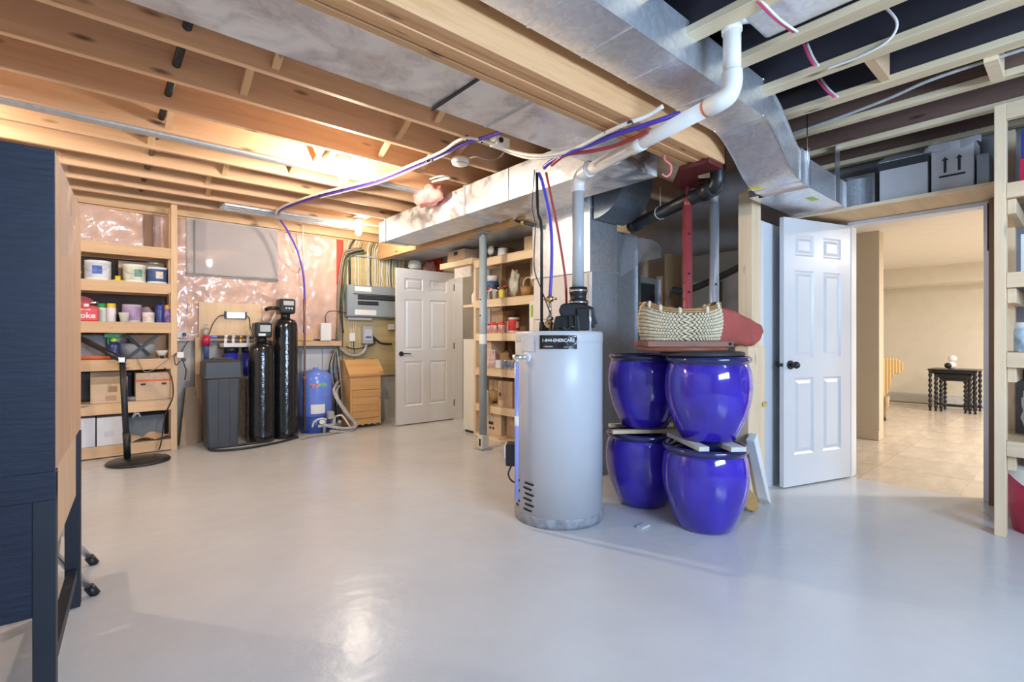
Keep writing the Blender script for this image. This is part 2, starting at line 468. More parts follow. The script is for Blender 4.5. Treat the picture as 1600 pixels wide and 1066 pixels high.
def S(name, b, mats, label, cat, group=None, bev=0.0, kind=None):
    """a thing that is one mesh, origin at the middle of its base"""
    xs = [v[0] for v in b.v]; ys = [v[1] for v in b.v]; zs = [v[2] for v in b.v]
    c = ((min(xs) + max(xs)) / 2, (min(ys) + max(ys)) / 2, min(zs))
    o = link(name, b.mesh(name, c), mats, None, c, bev=bev)
    if kind: o['kind'] = kind
    o['label'] = label
    if cat: o['category'] = cat
    if group: o['group'] = group
    return o
def struct(name, b, mats, label, bev=0.0):
    o = link(name, b.mesh(name), mats, bev=bev)
    o['kind'] = 'structure'; o['label'] = label
    return o
def text_mesh(body, size, ext=0.0008):
    cu = bpy.data.curves.new('lettering', 'FONT'); cu.body = body; cu.size = size; cu.extrude = ext; cu.offset = size * 0.02
    cu.align_x = 'CENTER'; cu.align_y = 'CENTER'; cu.resolution_u = 3
    o = bpy.data.objects.new('lettering', cu); COL.objects.link(o)
    bpy.context.view_layer.update()
    me = bpy.data.meshes.new_from_object(o.evaluated_get(bpy.context.evaluated_depsgraph_get()))
    bpy.data.objects.remove(o); bpy.data.curves.remove(cu)
    me.materials.clear()
    return me
def lettering(body, size, mat, parent, loc, rot=(R(90), 0, 0), wrap=None, sx=1.0):
    me = text_mesh(body, size)
    if wrap:      # bend round an upright cylinder of this radius, centred on the parent's axis
        for v in me.vertices:
            x, y, z = v.co
            a = x * sx / wrap + loc[0]
            v.co = (math.sin(a) * (wrap + z), -math.cos(a) * (wrap + z), y + loc[2])
        loc, rot = (0, 0, 0), (0, 0, 0)
    elif sx != 1.0:
        for v in me.vertices: v.co.x *= sx
    o = bpy.data.objects.new('lettering', me); me.materials.append(mat)
    o.location = loc; o.rotation_euler = rot; o.parent = parent
    COL.objects.link(o)
    return o
def copy_tree(o, parent=None, loc=None, rz=None, label=None):
    c = o.copy(); COL.objects.link(c); c.parent = parent
    if loc is not None: c.location = loc
    if rz is not None: c.rotation_euler = (0, 0, rz)
    if label: c['label'] = label
    for ch in [k for k in COL.objects if k.parent == o]: copy_tree(ch, c)
    return c
# ================================================================== the setting
ZJ = 2.48          # underside of the joists
ZS = 2.715         # underside of the subfloor
XR = 4.69          # right wall
YB = 6.42          # back wall
floor = struct('floor', mb().box(-1.9, XR, -2.5, YB, -0.1, 0), floorM, 'glossy grey painted concrete basement floor')
# ceiling: subfloor with joists, blocking and bridging as parts
ceiling = struct('ceiling', mb().box(-1.9, 6.4, -2.5, YB, ZS, ZS + 0.03), osb, 'brown subfloor boards above the open joists')
JY = [2.325 + 0.4064 * k for k in range(10)]
for y in JY:
    P('joist', mb().box(-1.9, 4.6, y - 0.019, y + 0.019, ZJ, ZS), joistX, ceiling, bev=0.003)
JX = [-1.56, -1.16, -0.75, -0.35, 0.06, 0.46, 0.87, 1.27, 1.66, 2.065, 2.45, 2.845, 3.25, 3.63, 4.09, 4.5]
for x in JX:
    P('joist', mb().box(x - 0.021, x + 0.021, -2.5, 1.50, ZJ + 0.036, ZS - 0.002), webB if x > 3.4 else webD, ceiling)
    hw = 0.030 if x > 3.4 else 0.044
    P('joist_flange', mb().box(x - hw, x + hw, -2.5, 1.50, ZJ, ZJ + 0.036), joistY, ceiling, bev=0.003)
P('bay_shade_panel', mb().box(-1.9, 4.68, -2.5, 1.50, ZS - 0.006, ZS - 0.001), M('shaded_subfloor', (0.018, 0.026, 0.085), 0.6, var=0.4, scale=2), ceiling)  # added sheet, the shade up in the bays painted as dark navy
P('rim_joist', mb().box(-1.9, 3.0, 6.30, 6.34, 2.44, 2.56), lumX, ceiling)
P('rim_joist', mb().box(-1.9, 3.0, 6.36, 6.42, 2.42, ZS), lumX, ceiling)
# bridging between the joists
def bridging(x, y0, y1, up):
    za, zb = (ZJ + 0.03, ZS - 0.03) if up else (ZS - 0.03, ZJ + 0.03)
    P('bridging', mb().bar((x, y0 + 0.02, za), (x, y1 - 0.02, zb), 0.038, 0.019), lumY, ceiling)
for x, ys in ((0.66, JY[0:3]), (0.33, JY[3:6]), (1.62, JY[0:4]), (1.28, JY[3:6]), (0.80, JY[5:9]), (2.05, JY[1:4])):
    for k in range(len(ys) - 1):
        bridging(x, ys[k], ys[k + 1], k % 2 == 0)
        bridging(x + 0.06, ys[k], ys[k + 1], k % 2 == 1)
P('blocking', mb().box(JX[11] + 0.045, JX[12] - 0.045, 0.68, 0.72, ZJ + 0.01, ZJ + 0.15), lumX, ceiling)
P('blocking', mb().box(JX[12] + 0.045, JX[13] - 0.045, 0.28, 0.33, ZJ - 0.02, ZJ + 0.17), pineY, ceiling)
P('blocking', mb().box(0.0, 0.9, JY[3] + 0.02, JY[3] + 0.05, ZJ + 0.03, ZJ + 0.17), pineY, ceiling)

# back wall: poured concrete, plank ledge, batts under plastic, plywood backing
wall_back = struct('wall_back', mb().box(-1.9, 4.9, YB, YB + 0.2, 0, ZS), concrete, 'grey concrete basement wall behind the water equipment')
def sheet(x0, x1, z0, z1, y, amp, nu, nv, seed, tilt=0.6):
    def fn(u, v):
        x = x0 + (x1 - x0) * u; z = z0 + (z1 - z0) * v
        q = Vector((x * 2.4 + z * tilt * 2.4 + seed, z * 2.2 - x * tilt * 2.0, seed))
        n = noise.noise(q) * 0.7 + (1 - abs(noise.noise(q * 2.7))) * 0.75 + (1 - abs(noise.noise(q * 6.5))) * 0.30
        return (x, y - amp * n, z)
    return mb().grid(fn, nu, nv)
P('plastic_sheet', sheet(-0.7, 0.80, 1.10, 2.44, YB - 0.015, 0.035, 60, 46, 1.0), polyM, wall_back, label='pink insulation under clear plastic beside the window')
P('plastic_sheet', sheet(0.80, 1.72, 1.10, 1.84, YB - 0.015, 0.045, 46, 36, 5.0, 0.9), polyM, wall_back, label='wrinkled plastic over pink insulation below the window')
P('plastic_sheet', sheet(1.72, 2.49, 1.12, 2.46, YB - 0.015, 0.030, 44, 56, 9.0, 0.3), polyM, wall_back, label='wrinkled plastic over pink insulation right of the window')
P('stud', mb().box(0.42, 0.50, YB - 0.05, YB - 0.03, 2.05, 2.44), stud_brown, wall_back)
P('tape_strip', mb().box(2.44, 2.52, YB - 0.052, YB - 0.046, 1.83, 2.47), red_tape, wall_back, label='red sheathing tape strip')
P('plywood_backing', mb().box(2.53, 3.80, YB - 0.045, YB - 0.001, 0.62, 2.47), plyO, wall_back)
P('ledge_plank', mb().box(1.66, 2.44, 6.20, YB - 0.01, 1.035, 1.095), lumX, wall_back, bev=0.003)
P('cleat', mb().box(1.72, 2.12, 6.30, YB - 0.01, 1.10, 1.19), lumX, wall_back, bev=0.003)
P('cement_patch', mb().box(2.02, 2.26, YB - 0.02, YB - 0.001, 0.72, 0.99), paper, wall_back)
P('cement_patch', mb().box(2.27, 2.48, YB - 0.02, YB - 0.001, 0.72, 0.99), paper, wall_back)

# window covered with plastic
win = T('window_1', 'small grey basement window taped over with clear plastic', None, (1.255, YB - 0.06, 1.84), kind='structure')
wf = mb()
for a in ((0.79, 1.72, 2.385, 2.45), (0.79, 1.72, 1.81, 1.86), (0.79, 0.84, 1.86, 2.385), (1.67, 1.72, 1.86, 2.385)):
    wf.box(a[0], a[1], YB - 0.075, YB - 0.002, a[2], a[3])
P('window_frame', wf, M('window_frame_grey', (0.50, 0.47, 0.43), 0.4, var=0.06), win, bev=0.004)
def pane(u, v):
    return (0.80 + 0.91 * u, YB - 0.085 - 0.0008 * math.sin(u * 9 + v * 5), 1.845 + 0.575 * v)
P('plastic_cover', mb().grid(pane, 24, 16), polyW, win)
P('sash_bar', mb().box(0.855, 0.87, YB - 0.09, YB - 0.08, 1.84, 2.42), M('sash_dark', (0.20, 0.19, 0.17), 0.5), win)
P('sash_bar', mb().box(0.79, 1.72, YB - 0.092, YB - 0.082, 1.822, 1.836), M('sash_dark', (0.20, 0.19, 0.17), 0.5), win)

# the wall with the far doorway, cold room beyond
XM = 3.87
wm = mb()
wm.box(XM, XM + 0.12, 5.78, YB, 0, ZS)
wm.box(XM, XM + 0.12, 3.40, 4.93, 0, ZS)
wm.box(XM, XM + 0.12, 4.93, 5.78, 2.06, ZS)
struct('wall_storage', wm, M('storage_wall', (0.60, 0.52, 0.40), 0.7, var=0.05), 'tan wall behind the storage shelves with the far doorway')
struct('wall_cold_room', mb().box(5.2, 5.3, 3.3, YB, 0, ZS), cream, 'cream wall of the small room behind the far door')
struct('floor_cold_room', mb().box(XM, 5.3, 3.3, YB, -0.1, -0.001), concrete, 'concrete floor of the small room behind the far door')
struct('trim_1', mb().box(XM - 0.02, XM + 0.13, 5.745, 5.78, 0, 2.06).box(XM - 0.02, XM + 0.13, 4.93, 4.965, 0, 2.06).box(XM - 0.02, XM + 0.13, 4.93, 5.78, 2.045, 2.08),
       white_paint, 'white jamb of the far doorway', bev=0.003)
# right wall with the doorway to the finished room
D0, D1, DH = 0.47, 1.245, 2.04
back_dry = M('drywall_back', (0.30, 0.29, 0.29), 0.8, var=0.1)
wr = mb()
wr.box(XR, XR + 0.12, -2.5, D0 - 0.03, 0, ZS).box(XR, XR + 0.12, D1 + 0.03, 3.40, 0, ZS).box(XR, XR + 0.12, D0 - 0.03, D1 + 0.03, DH + 0.03, ZS)
struct('wall_right', wr, back_dry, 'grey unfinished wall around the doorway to the finished room')
struct('trim_2', mb().box(XR - 0.005, XR + 0.125, D0 - 0.03, D0, 0, DH).box(XR - 0.005, XR + 0.125, D1, D1 + 0.03, 0, DH).box(XR - 0.005, XR + 0.125, D0 - 0.03, D1 + 0.03, DH, DH + 0.03),
       M('jamb_white', (0.78, 0.80, 0.84), 0.4, var=0.02), 'white jamb around the doorway to the finished room', bev=0.003)
ds = T('door_stud', 'brown rough stud beside the open finished room doorway', 'stud', (XR - 0.05, 0.40, 0))
P('stud', mb().box(XR - 0.095, XR - 0.005, 0.395, 0.435, 0, 2.06), stud_brown, ds)
P('stud', mb().box(XR - 0.095, XR - 0.005, 0.35, 0.392, 0, 2.06), stud_brown, ds)
P('tar_paper', mb().box(XR - 0.10, XR - 0.002, 0.437, 0.441, 1.72, 2.04), dark, ds, label='strip of black paper')
# stub partition beside the door: white drywall, stud pack at its end
wp = struct('wall_stub', mb().box(3.765, XR, 1.575, 1.66, 0, 2.0), white_wall, 'short white drywall partition behind the open door')
for x0, x1 in ((3.615, 3.662), (3.665, 3.712), (3.715, 3.762)):
    P('stud', mb().box(x0, x1, 1.57, 1.67, 0, 2.2), pineZ, wp, bev=0.003)
# walls outside the frame close the room
struct('wall_left', mb().box(-2.0, -1.9, -2.5, YB, 0, ZS), M('plain_white', (0.75, 0.73, 0.70), 0.7), 'plain wall at the far left')
wn = mb().box(-1.9, 0.2, -2.6, -2.5, 0, ZS).box(2.4, XR, -2.6, -2.5, 0, ZS).box(0.2, 2.4, -2.6, -2.5, 0, 1.5).box(0.2, 2.4, -2.6, -2.5, 2.2, ZS)  # opening left for the assumed window
struct('wall_near', wn, M('plain_white', (0.75, 0.73, 0.70), 0.7), 'plain wall behind the photographer')
struct('window_assumed', mb().box(0.2, 0.25, -2.58, -2.5, 1.5, 2.2).box(2.35, 2.4, -2.58, -2.5, 1.5, 2.2).box(0.2, 2.4, -2.58, -2.5, 1.5, 1.55).box(0.2, 2.4, -2.58, -2.5, 2.15, 2.2).box(1.27, 1.33, -2.58, -2.5, 1.5, 2.2),
       white_paint, 'assumed white basement window behind the photographer')  # assumed window out of view, frames the cool area light

# ------------------------------------------------------------------ finished room beyond the right door
ZF = -0.004
f2 = struct('floor_finished_room', mb().box(XR, 12.2, -3.4, 4.2, -0.1, ZF - 0.006), grout, 'pale grout bed of the tiled floor in the finished room')
tile_me = mb().box(-0.302, 0.302, -0.302, 0.302, -0.006, 0).mesh('floor_tile')
tile_me.materials.append(tileM)
for i in range(10):
    for j in range(6):
        x = XR + 0.31 + 0.61 * i; y = 0.60 - 0.305 - 0.61 * 1 + 0.61 * j
        # keep only tiles that the doorway lets us see
        if y > 0.16 * x + 0.75 or y < 0.035 * x - 0.3: continue
        o = bpy.data.objects.new('tile', tile_me); o.location = (x, y, ZF); o.parent = f2; COL.objects.link(o)
struct('ceiling_finished_room', mb().box(XR + 0.12, 12.2, -3.4, 4.2, 2.32, 2.4), ceil_white, 'off white ceiling of the finished room')
struct('wall_finished_far', mb().box(11.1, 11.2, -3.4, 4.2, 0, 2.4), cream, 'cream far wall of the finished room')
struct('trim_bulkhead', mb().box(10.5, 11.1, -3.4, 4.2, 2.03, 2.32), cream, 'cream boxed bulkhead along the far wall')
struct('wall_finished_left', mb().box(6.62, 6.80, 1.50, 4.2, 0, 2.32), M('beige_wall_paint', (0.66, 0.56, 0.42), 0.65, var=0.02), 'beige wall end seen through the doorway')
struct('wall_finished_side', mb().box(6.8, 11.1, 2.6, 2.7, 0, 2.32), cream, 'cream side wall of the finished room')
struct('wall_finished_near', mb().box(XR + 0.12, 11.2, -3.4, -3.3, 0, 2.4), cream, 'cream wall at the hidden end of the finished room')
struct('baseboard_far', mb().box(11.075, 11.1, -3.3, 2.6, 0, 0.14).box(11.085, 11.1, -3.3, 2.6, 0.14, 0.17), white_paint, 'white baseboard of the far cream wall', bev=0.004)
struct('baseboard_left', mb().box(6.605, 6.62, 1.50, 2.6, 0, 0.10), M('beige_wall_paint', (0.66, 0.56, 0.42), 0.65), 'beige baseboard on the wall end')

# ------------------------------------------------------------------ beams
bt = T('main_beam', 'heavy built-up wooden beam crossing the ceiling between two ducts', 'beam', (0.7, 1.6, 2.235))
yb = 1.50
for k in range(5):
    w = 0.0385
    jit = (0, 0.004, -0.003, 0.006, 0.0)[k]
    P('plank', mb().box(-1.9, 3.065, yb + k * 0.0405, yb + k * 0.0405 + w, 2.235 + jit, ZS - 0.24 + 0.02), beamW, bt, bev=0.003)
b2 = T('storage_beam', 'wooden beam under the long duct, held by the grey steel post', 'beam', (3.05, 4.5, 2.205))
for k in range(3):
    P('plank', mb().box(2.985 + 0.039 * k, 2.985 + 0.039 * k + 0.0375, 3.3, 6.30, 2.205 + 0.003 * (k % 2), 2.44), W('storage_beam_wood', (0.70, 0.44, 0.22), (0.58, 0.34, 0.16), 'Y'), b2, bev=0.003)

# ------------------------------------------------------------------ ducts
d1 = T('trunk_duct', 'wide mottled sheet metal duct running beside the main beam', 'duct', (0.8, 1.93, 2.275))
P('duct_body', mb().box(-1.9, 2.505, 1.712, 2.13, 2.275, 2.475), galvS, d1)
for x in (1.62, 0.05): P('seam', mb().box(x, x + 0.02, 1.714, 2.13, 2.2705, 2.276), galvD, d1)
P('drive_cleat', mb().box(1.295, 1.305, 1.712, 2.135, 2.262, 2.276), black_matte, d1, label='dark seam cleat')

d2 = T('return_duct', 'shiny rectangular duct dropping to the doorway in front of the beam', 'duct', (2.2, 1.3, 2.1))
Y0, Y1 = 1.165, 1.435
zb, zt = 2.35, 2.57
P('duct_body', mb().box(-1.9, 2.38, Y0, Y1, zb, zt - 0.02), galv, d2)
P('duct_body', mb().box(2.38, 2.80, Y0 - 0.004, Y1 + 0.004, zb - 0.002, zt - 0.02), galv, d2)
for x in (0.35, 0.95, 1.30, 1.62, 1.95, 2.37):
    P('seam', mb().box(x, x + 0.012, Y0 - 0.004, Y1, zb - 0.005, zb + 0.001), galv, d2)
# S-shaped offset
def sx(t): return 2.80 + 0.55 * t
def sz(t): return -0.25 * (3 * t * t - 2 * t ** 3)
off = mb()
n = 18
ring = lambda t: [(sx(t), Y0, zb + sz(t)), (sx(t), Y1, zb + sz(t)), (sx(t) + 0.05 * math.sin(math.pi * t), Y1, zt - 0.02 + sz(max(0, t - 0.0))), (sx(t) + 0.05 * math.sin(math.pi * t), Y0, zt - 0.02 + sz(t))]
for i in range(n):
    a, b_ = ring(i / n), ring((i + 1) / n)
    for k in range(4):
        j = (k + 1) % 4
        off._add([a[k], a[j], b_[j], b_[k]], [(0, 1, 2, 3)], 0, k in (0, 2))
P('offset_elbow', off, galv, d2)
for yy in (Y0 - 0.004, Y1 + 0.004):
    P('folded_edge', mb().tube([(sx(i / n), yy, zb + sz(i / n)) for i in range(n + 1)], 0.005, 5), chrome, d2)
    P('folded_edge', mb().tube([(sx(i / n) + 0.05 * math.sin(math.pi * i / n), yy, zt - 0.02 + sz(i / n)) for i in range(n + 1)], 0.005, 5), chrome, d2)
P('lower_duct', mb().box(3.35, 3.46, Y0 - 0.006, Y1 + 0.006, 2.092, 2.31), galv, d2)
P('lower_duct', mb().box(3.46, 4.20, Y0 + 0.0, Y1 + 0.09, 2.095, 2.28), galv, d2)
P('flange', mb().box(3.452, 3.466, Y0 - 0.02, Y1 + 0.02, 2.075, 2.33), chrome, d2)
P('flange', mb().box(4.195, 4.212, Y0 - 0.02, Y1 + 0.11, 2.085, 2.29), chrome, d2)
P('hanger_strap', mb().box(4.00, 4.09, Y0 - 0.006, Y0 - 0.002, 2.095, 2.50), alu, d2)
P('hanger_wire', mb().cyl((3.44, Y0 - 0.012, 2.09), (3.44, Y0 - 0.012, 2.62), 0.003, n=6), chrome, d2)
P('label_tag', mb().prism([(Y1 - 0.02, 2.16), (Y1 + 0.03, 2.10), (Y1 - 0.06, 2.092)], 'X', 3.30, 3.302), yellow, d2, label='yellow tag')
P('label_tag', mb().box(3.75, 3.87, 1.22, 1.27, 2.0935, 2.0955), lime, d2, label='lime green sticker')
# boot at the end of the return duct
bo = T('duct_boot', 'small dull metal duct boot beside the grey boxes above the door', 'duct boot', (4.35, 1.1, 2.08))
bm_ = mb()
for i in range(8):
    t0, t1 = i / 8, (i + 1) / 8
    f = lambda t: (4.215 + 0.22 * t, 1.26 - 0.12 * t * t, 2.10 + 0.02 * t, 2.28 + 0.06 * t)
    a, c = f(t0), f(t1)
    A = [(a[0], a[1] - 0.10, a[2]), (a[0], a[1] + 0.16, a[2]), (a[0], a[1] + 0.16, a[3]), (a[0], a[1] - 0.10, a[3])]
    C = [(c[0], c[1] - 0.10, c[2]), (c[0], c[1] + 0.16, c[2]), (c[0], c[1] + 0.16, c[3]), (c[0], c[1] - 0.10, c[3])]
    for k in range(4):
        j = (k + 1) % 4; bm_._add([A[k], A[j], C[j], C[k]], [(0, 1, 2, 3)])
P('boot_body', bm_, galv, bo)
P('boot_collar', mb().box(4.43, 4.50, 1.03, 1.31, 2.097, 2.36), galvD, bo)

d3 = T('branch_duct', 'long square duct hanging over the storage shelf beam', 'duct', (2.7, 3.4, 2.22))
P('duct_body', mb().box(2.515, 2.92, 1.90, 3.58, 2.22, 2.475), galvS, d3)
P('duct_body', mb().box(2.52, 2.915, 3.58, 5.14, 2.222, 2.472), galvS, d3)
P('end_cap', mb().box(2.535, 2.90, 5.14, 5.32, 2.235, 2.46), galv, d3)
for q in ((2.507, 2.93, 3.57, 3.595, 2.212, 2.48), (2.51, 2.93, 2.98, 2.985, 2.216, 2.478), (2.51, 2.93, 5.13, 5.145, 2.214, 2.478)): P('seam', mb().box(*q), galvD, d3)
d4 = T('shelf_duct', 'low flat duct above the cartons on the storage shelf', 'duct', (3.35, 4.4, 2.21))
P('duct_body', mb().box(3.12, 3.60, 3.40, 6.25, 2.225, 2.44), galvD, d4)
for q in (4.42, 5.2): P('seam', mb().box(3.115, 3.605, q, q + 0.013, 2.218, 2.445), galvD, d4)
# round pipes in the joist bays
rd = T('bay_duct', 'grey metal pan between the joists left of the bare bulb', 'duct', (0.6, 4.1, 2.5))
P('pan', mb().box(-1.9, 2.45, JY[4] + 0.03, JY[4] + 0.12, ZJ - 0.012, ZJ + 0.10), galvD, rd, bev=0.02)
rd = T('bay_duct', 'striped metal pan between the joists above the window', 'duct', (1.7, 5.7, 2.5))
pn = mb().box(1.02, 2.5, JY[8] + 0.03, JY[8] + 0.32, ZJ + 0.0, ZJ + 0.05)
P('pan', pn, galv, rd)
for k in range(4): P('rib', mb().box(1.03, 2.49, JY[8] + 0.06 + 0.07 * k, JY[8] + 0.085 + 0.07 * k, ZJ - 0.012, ZJ + 0.001), galvD, rd)

# ------------------------------------------------------------------ furnace and plenum
fu = T('furnace', 'tall beige furnace cabinet behind the water heater', 'furnace', (3.3, 3.0, 0))
furn_m = M('furnace_beige', (0.64, 0.58, 0.54), 0.4, var=0.03)
P('cabinet', mb().box(3.11, 3.46, 2.65, 3.33, 0.0, 1.68), furn_m, fu, bev=0.006)
P('side_panel', mb().box(3.115, 3.455, 2.638, 2.65, 0.02, 1.68), galvD, fu, bev=0.003)
P('front_panel', mb().box(3.098, 3.11, 2.67, 3.31, 1.30, 1.66), furn_m, fu, bev=0.004)
P('front_panel', mb().box(3.098, 3.11, 2.67, 3.31, 0.72, 1.28), furn_m, fu, bev=0.004)
P('front_panel', mb().box(3.098, 3.11, 2.67, 3.31, 0.10, 0.70), furn_m, fu, bev=0.004)
P('plenum', mb().box(3.10, 3.46, 2.645, 3.335, 1.68, 2.42), galv, fu, bev=0.004)
for q in ((1.675, 1.70), (2.20, 2.21)): P('seam', mb().box(3.09, 3.47, 2.635, 3.345, *q), galv, fu)
P('duct_collar', mb().box(2.90, 3.12, 2.66, 3.32, 2.235, 2.465), galv, fu)
el = mb()
prof = [(2.62, 2.10)] + [(2.62 - 0.30 * math.sin(R(a)), 2.10 + 0.30 - 0.30 * math.cos(R(a)) + 0.0) for a in range(0, 91, 10)] + [(2.32, 2.44), (2.62, 2.44)]
el.prism(prof, 'X', 3.12, 3.50)
P('return_elbow', el, G('dark_sheet', (0.20, 0.24, 0.29), 0.4, metal=0.6), fu)
rp = T('return_plenum', 'dull grey sheet metal plenum standing behind the steel posts', 'plenum', (3.9, 2.95, 0))
P('plenum_body', mb().box(3.48, 3.86, 2.72, 3.3, 0, 2.08), galvD, rp, bev=0.004)
P('plenum_body', mb().box(3.86, 4.36, 2.80, 3.3, 0, 1.72), galvD, rp, bev=0.004)
P('corner_flange', mb().box(3.84, 3.885, 2.70, 2.75, 0, 1.95), chrome, rp)
P('corner_flange', mb().box(4.34, 4.375, 2.78, 2.83, 0, 1.75), chrome, rp)
P('filter_slot', mb().box(4.03, 4.24, 2.785, 2.80, 1.35, 1.66).box(3.9, 3.98, 2.79, 2.80, 1.45, 1.66), black_matte, rp)
P('draped_film', mb().grid(lambda u, v: (3.60 + 0.62 * u, 2.66 + 0.03 * math.sin(7 * u + 3 * v) + 0.05 * v, 2.02 - 0.34 * v * (1 - 0.75 * u) + 0.03 * math.sin(4 * u)), 16, 12), film, rp, label='clear plastic film draped over the plenum')
# ================================================================== bare bulbs
def bulb(px, py, z, strength, colr, label, loc=None):
    p = loc or aZ(px, py, z)
    t = T('ceiling_bulb', label, 'light bulb', (p.x, p.y, z - 0.06))
    P('lamp_holder', mb().lathe([(0, 0.16), (0.055, 0.16), (0.055, 0.13), (0.028, 0.10), (0.022, 0.06), (0, 0.06)], (p.x, p.y, z - 0.06), 16), paper, t)
    em = M('bulb_glow_' + label[:12].replace(' ', '_'), (1, 1, 1), 0.4, emit=colr, est=strength)
    P('glass_bulb', mb().lathe([(0, -0.04), (0.018, -0.035), (0.031, -0.015), (0.034, 0.005), (0.028, 0.03), (0.018, 0.06), (0, 0.065)], (p.x, p.y, z - 0.06), 12), em, t)
    return t
b1 = bulb(0, 0, 2.40, BULB_WARM_A, WARM, 'glowing bare bulb hanging between the ceiling joists, nearer one', Vector((1.46, 3.68, 0)))
b2_ = bulb(0, 0, 2.43, BULB_WARM_B, WARM, 'bulb glowing above the electrical panel cables', aY(560, 362, 5.55))
bulb(0, 0, 2.435, BULB_FILL_C, WARM, 'warm bulb on the joists left of the navy cabinet', Vector((-1.0, 4.15, 0)))  # added out of view to lift the left floor and shelves
P('ceiling_box', mb().lathe([(0, 0.0), (0.06, 0.0), (0.06, 0.04), (0, 0.04)], (b1.location.x, b1.location.y, b1.location.z + 0.16), 10), galv, b1)
# a timber plate each bulb holder is screwed to
P('mounting_plate', mb().box(b1.location.x - 0.07, b1.location.x + 0.07, JY[3] + 0.02, JY[4] - 0.02, b1.location.z + 0.201, b1.location.z + 0.22), lumY, b1)
P('mounting_plate', mb().box(b2_.location.x - 0.07, b2_.location.x + 0.07, JY[7] + 0.02, JY[8] - 0.02, b2_.location.z + 0.16, b2_.location.z + 0.18), lumY, b2_)

# smoke detector
p = aZ(719, 250, 2.47)
sd = T('smoke_detector', 'round white smoke detector under the joists', 'smoke detector', (p.x, p.y, 2.43))
P('detector_body', mb().lathe([(0, 0), (0.045, 0), (0.062, 0.012), (0.066, 0.03), (0.066, 0.048), (0, 0.048)], tuple(sd.location), 24), paper, sd)
P('vent_ring', mb().lathe([(0.048, 0.004), (0.060, 0.006), (0.060, 0.009), (0.048, 0.007)], tuple(sd.location), 24), M('detector_grey', (0.5, 0.5, 0.5), 0.5), sd)

# ================================================================== six panel doors
def six_panel_door(name, label, loc, rz, wd, ht, flip, lever):
    """hinge at local x=0, leaf along +x, thickness round y=0; flip: handle spindle height and side plates"""
    t = T(name, label, None, loc, rz, kind='structure')
    th = 0.035
    st, mid = 0.115, 0.105
    pw = (wd - 2 * st - mid) / 2
    rows = [(0.235, 0.235 + 0.58), (0.235 + 0.58 + 0.15, 1.63), (1.63 + 0.11, ht - 0.12)]
    f = mb()
    f.box(0, st, -th / 2, th / 2, 0, ht).box(wd - st, wd, -th / 2, th / 2, 0, ht).box(st + pw, st + pw + mid, -th / 2, th / 2, 0, ht)
    zs = [0] + [z for r in rows for z in r] + [ht]
    for a, c in zip(zs[0::2], zs[1::2]):
        f.box(st, st + pw, -th / 2, th / 2, a, c).box(st + pw + mid, wd - st, -th / 2, th / 2, a, c)
    P('door_leaf', f, white_paint, t, local=True)
    for (z0, z1) in rows:
        for x0 in (st, st + pw + mid):
            x1 = x0 + pw
            q = mb().box(x0 - 0.003, x1 + 0.003, -0.006, 0.006, z0 - 0.003, z1 + 0.003)
            for s in (-1, 1):
                yb_, yt = s * 0.006, s * 0.0155
                for (g, yy0, h_, yy1) in ((0.0, s * th / 2, 0.014, yb_), (0.022, yb_, 0.045, yt)):
                    o = [(x0 + g, z0 + g), (x1 - g, z0 + g), (x1 - g, z1 - g), (x0 + g, z1 - g)]
                    i_ = [(x0 + h_, z0 + h_), (x1 - h_, z0 + h_), (x1 - h_, z1 - h_), (x0 + h_, z1 - h_)]
                    for k in range(4):
                        j = (k + 1) % 4
                        q._add([(o[k][0], yy0, o[k][1]), (o[j][0], yy0, o[j][1]), (i_[j][0], yy1, i_[j][1]), (i_[k][0], yy1, i_[k][1])], [(0, 1, 2, 3)])
                h_ = 0.045
                q._add([(x0 + h_, yt, z0 + h_), (x1 - h_, yt, z0 + h_), (x1 - h_, yt, z1 - h_), (x0 + h_, yt, z1 - h_)], [(0, 1, 2, 3)])
            P('panel', q, white_paint, t, local=True)
    hx, hz = wd - 0.065, 0.915
    if lever:
        for s in (-1, 1):
            h = P('door_lever', mb().cyl((hx, s * th / 2, hz), (hx, s * (th / 2 + 0.012), hz), 0.032, n=20).cyl((hx, s * th / 2, hz), (hx, s * (th / 2 + 0.05), hz), 0.010)
                  .tube([(hx, s * (th / 2 + 0.045), hz), (hx - 0.05, s * (th / 2 + 0.05), hz + 0.004), (hx - 0.115, s * (th / 2 + 0.046), hz - 0.002)], 0.008, 8), black, t, local=True)
    else:
        for s in (-1, 1):
            h = P('door_knob', mb().cyl((hx, s * th / 2, hz), (hx, s * (th / 2 + 0.010), hz), 0.033, n=20).cyl((hx, s * th / 2, hz), (hx, s * (th / 2 + 0.04), hz), 0.012)
                  .sphere((hx, s * (th / 2 + 0.052), hz), 0.027, 16, 10), black, t, local=True)
        P('latch', mb().box(wd - 0.002, wd + 0.012, -0.010, 0.010, hz - 0.012, hz + 0.012), black, t, local=True)
    for z in (0.22, ht / 2, ht - 0.2):
        P('hinge', mb().cyl((-0.004, flip * th / 2, z - 0.045), (-0.004, flip * th / 2, z + 0.045), 0.007, n=8), black, t, local=True)
    return t
hin = Vector((4.662, 1.262)); fre = Vector((3.93, 1.49))
six_panel_door('door_1', 'white six panel door with black knob standing open to the finished room', (hin.x, hin.y, 0.012), math.atan2(fre.y - hin.y, fre.x - hin.x), (fre - hin).length, 2.02, -1, False)
six_panel_door('door_2', 'white six panel door with black lever in front of the electrical panel', (3.85, 5.765, 0.015), math.pi, 0.875, 2.02, 1, True)

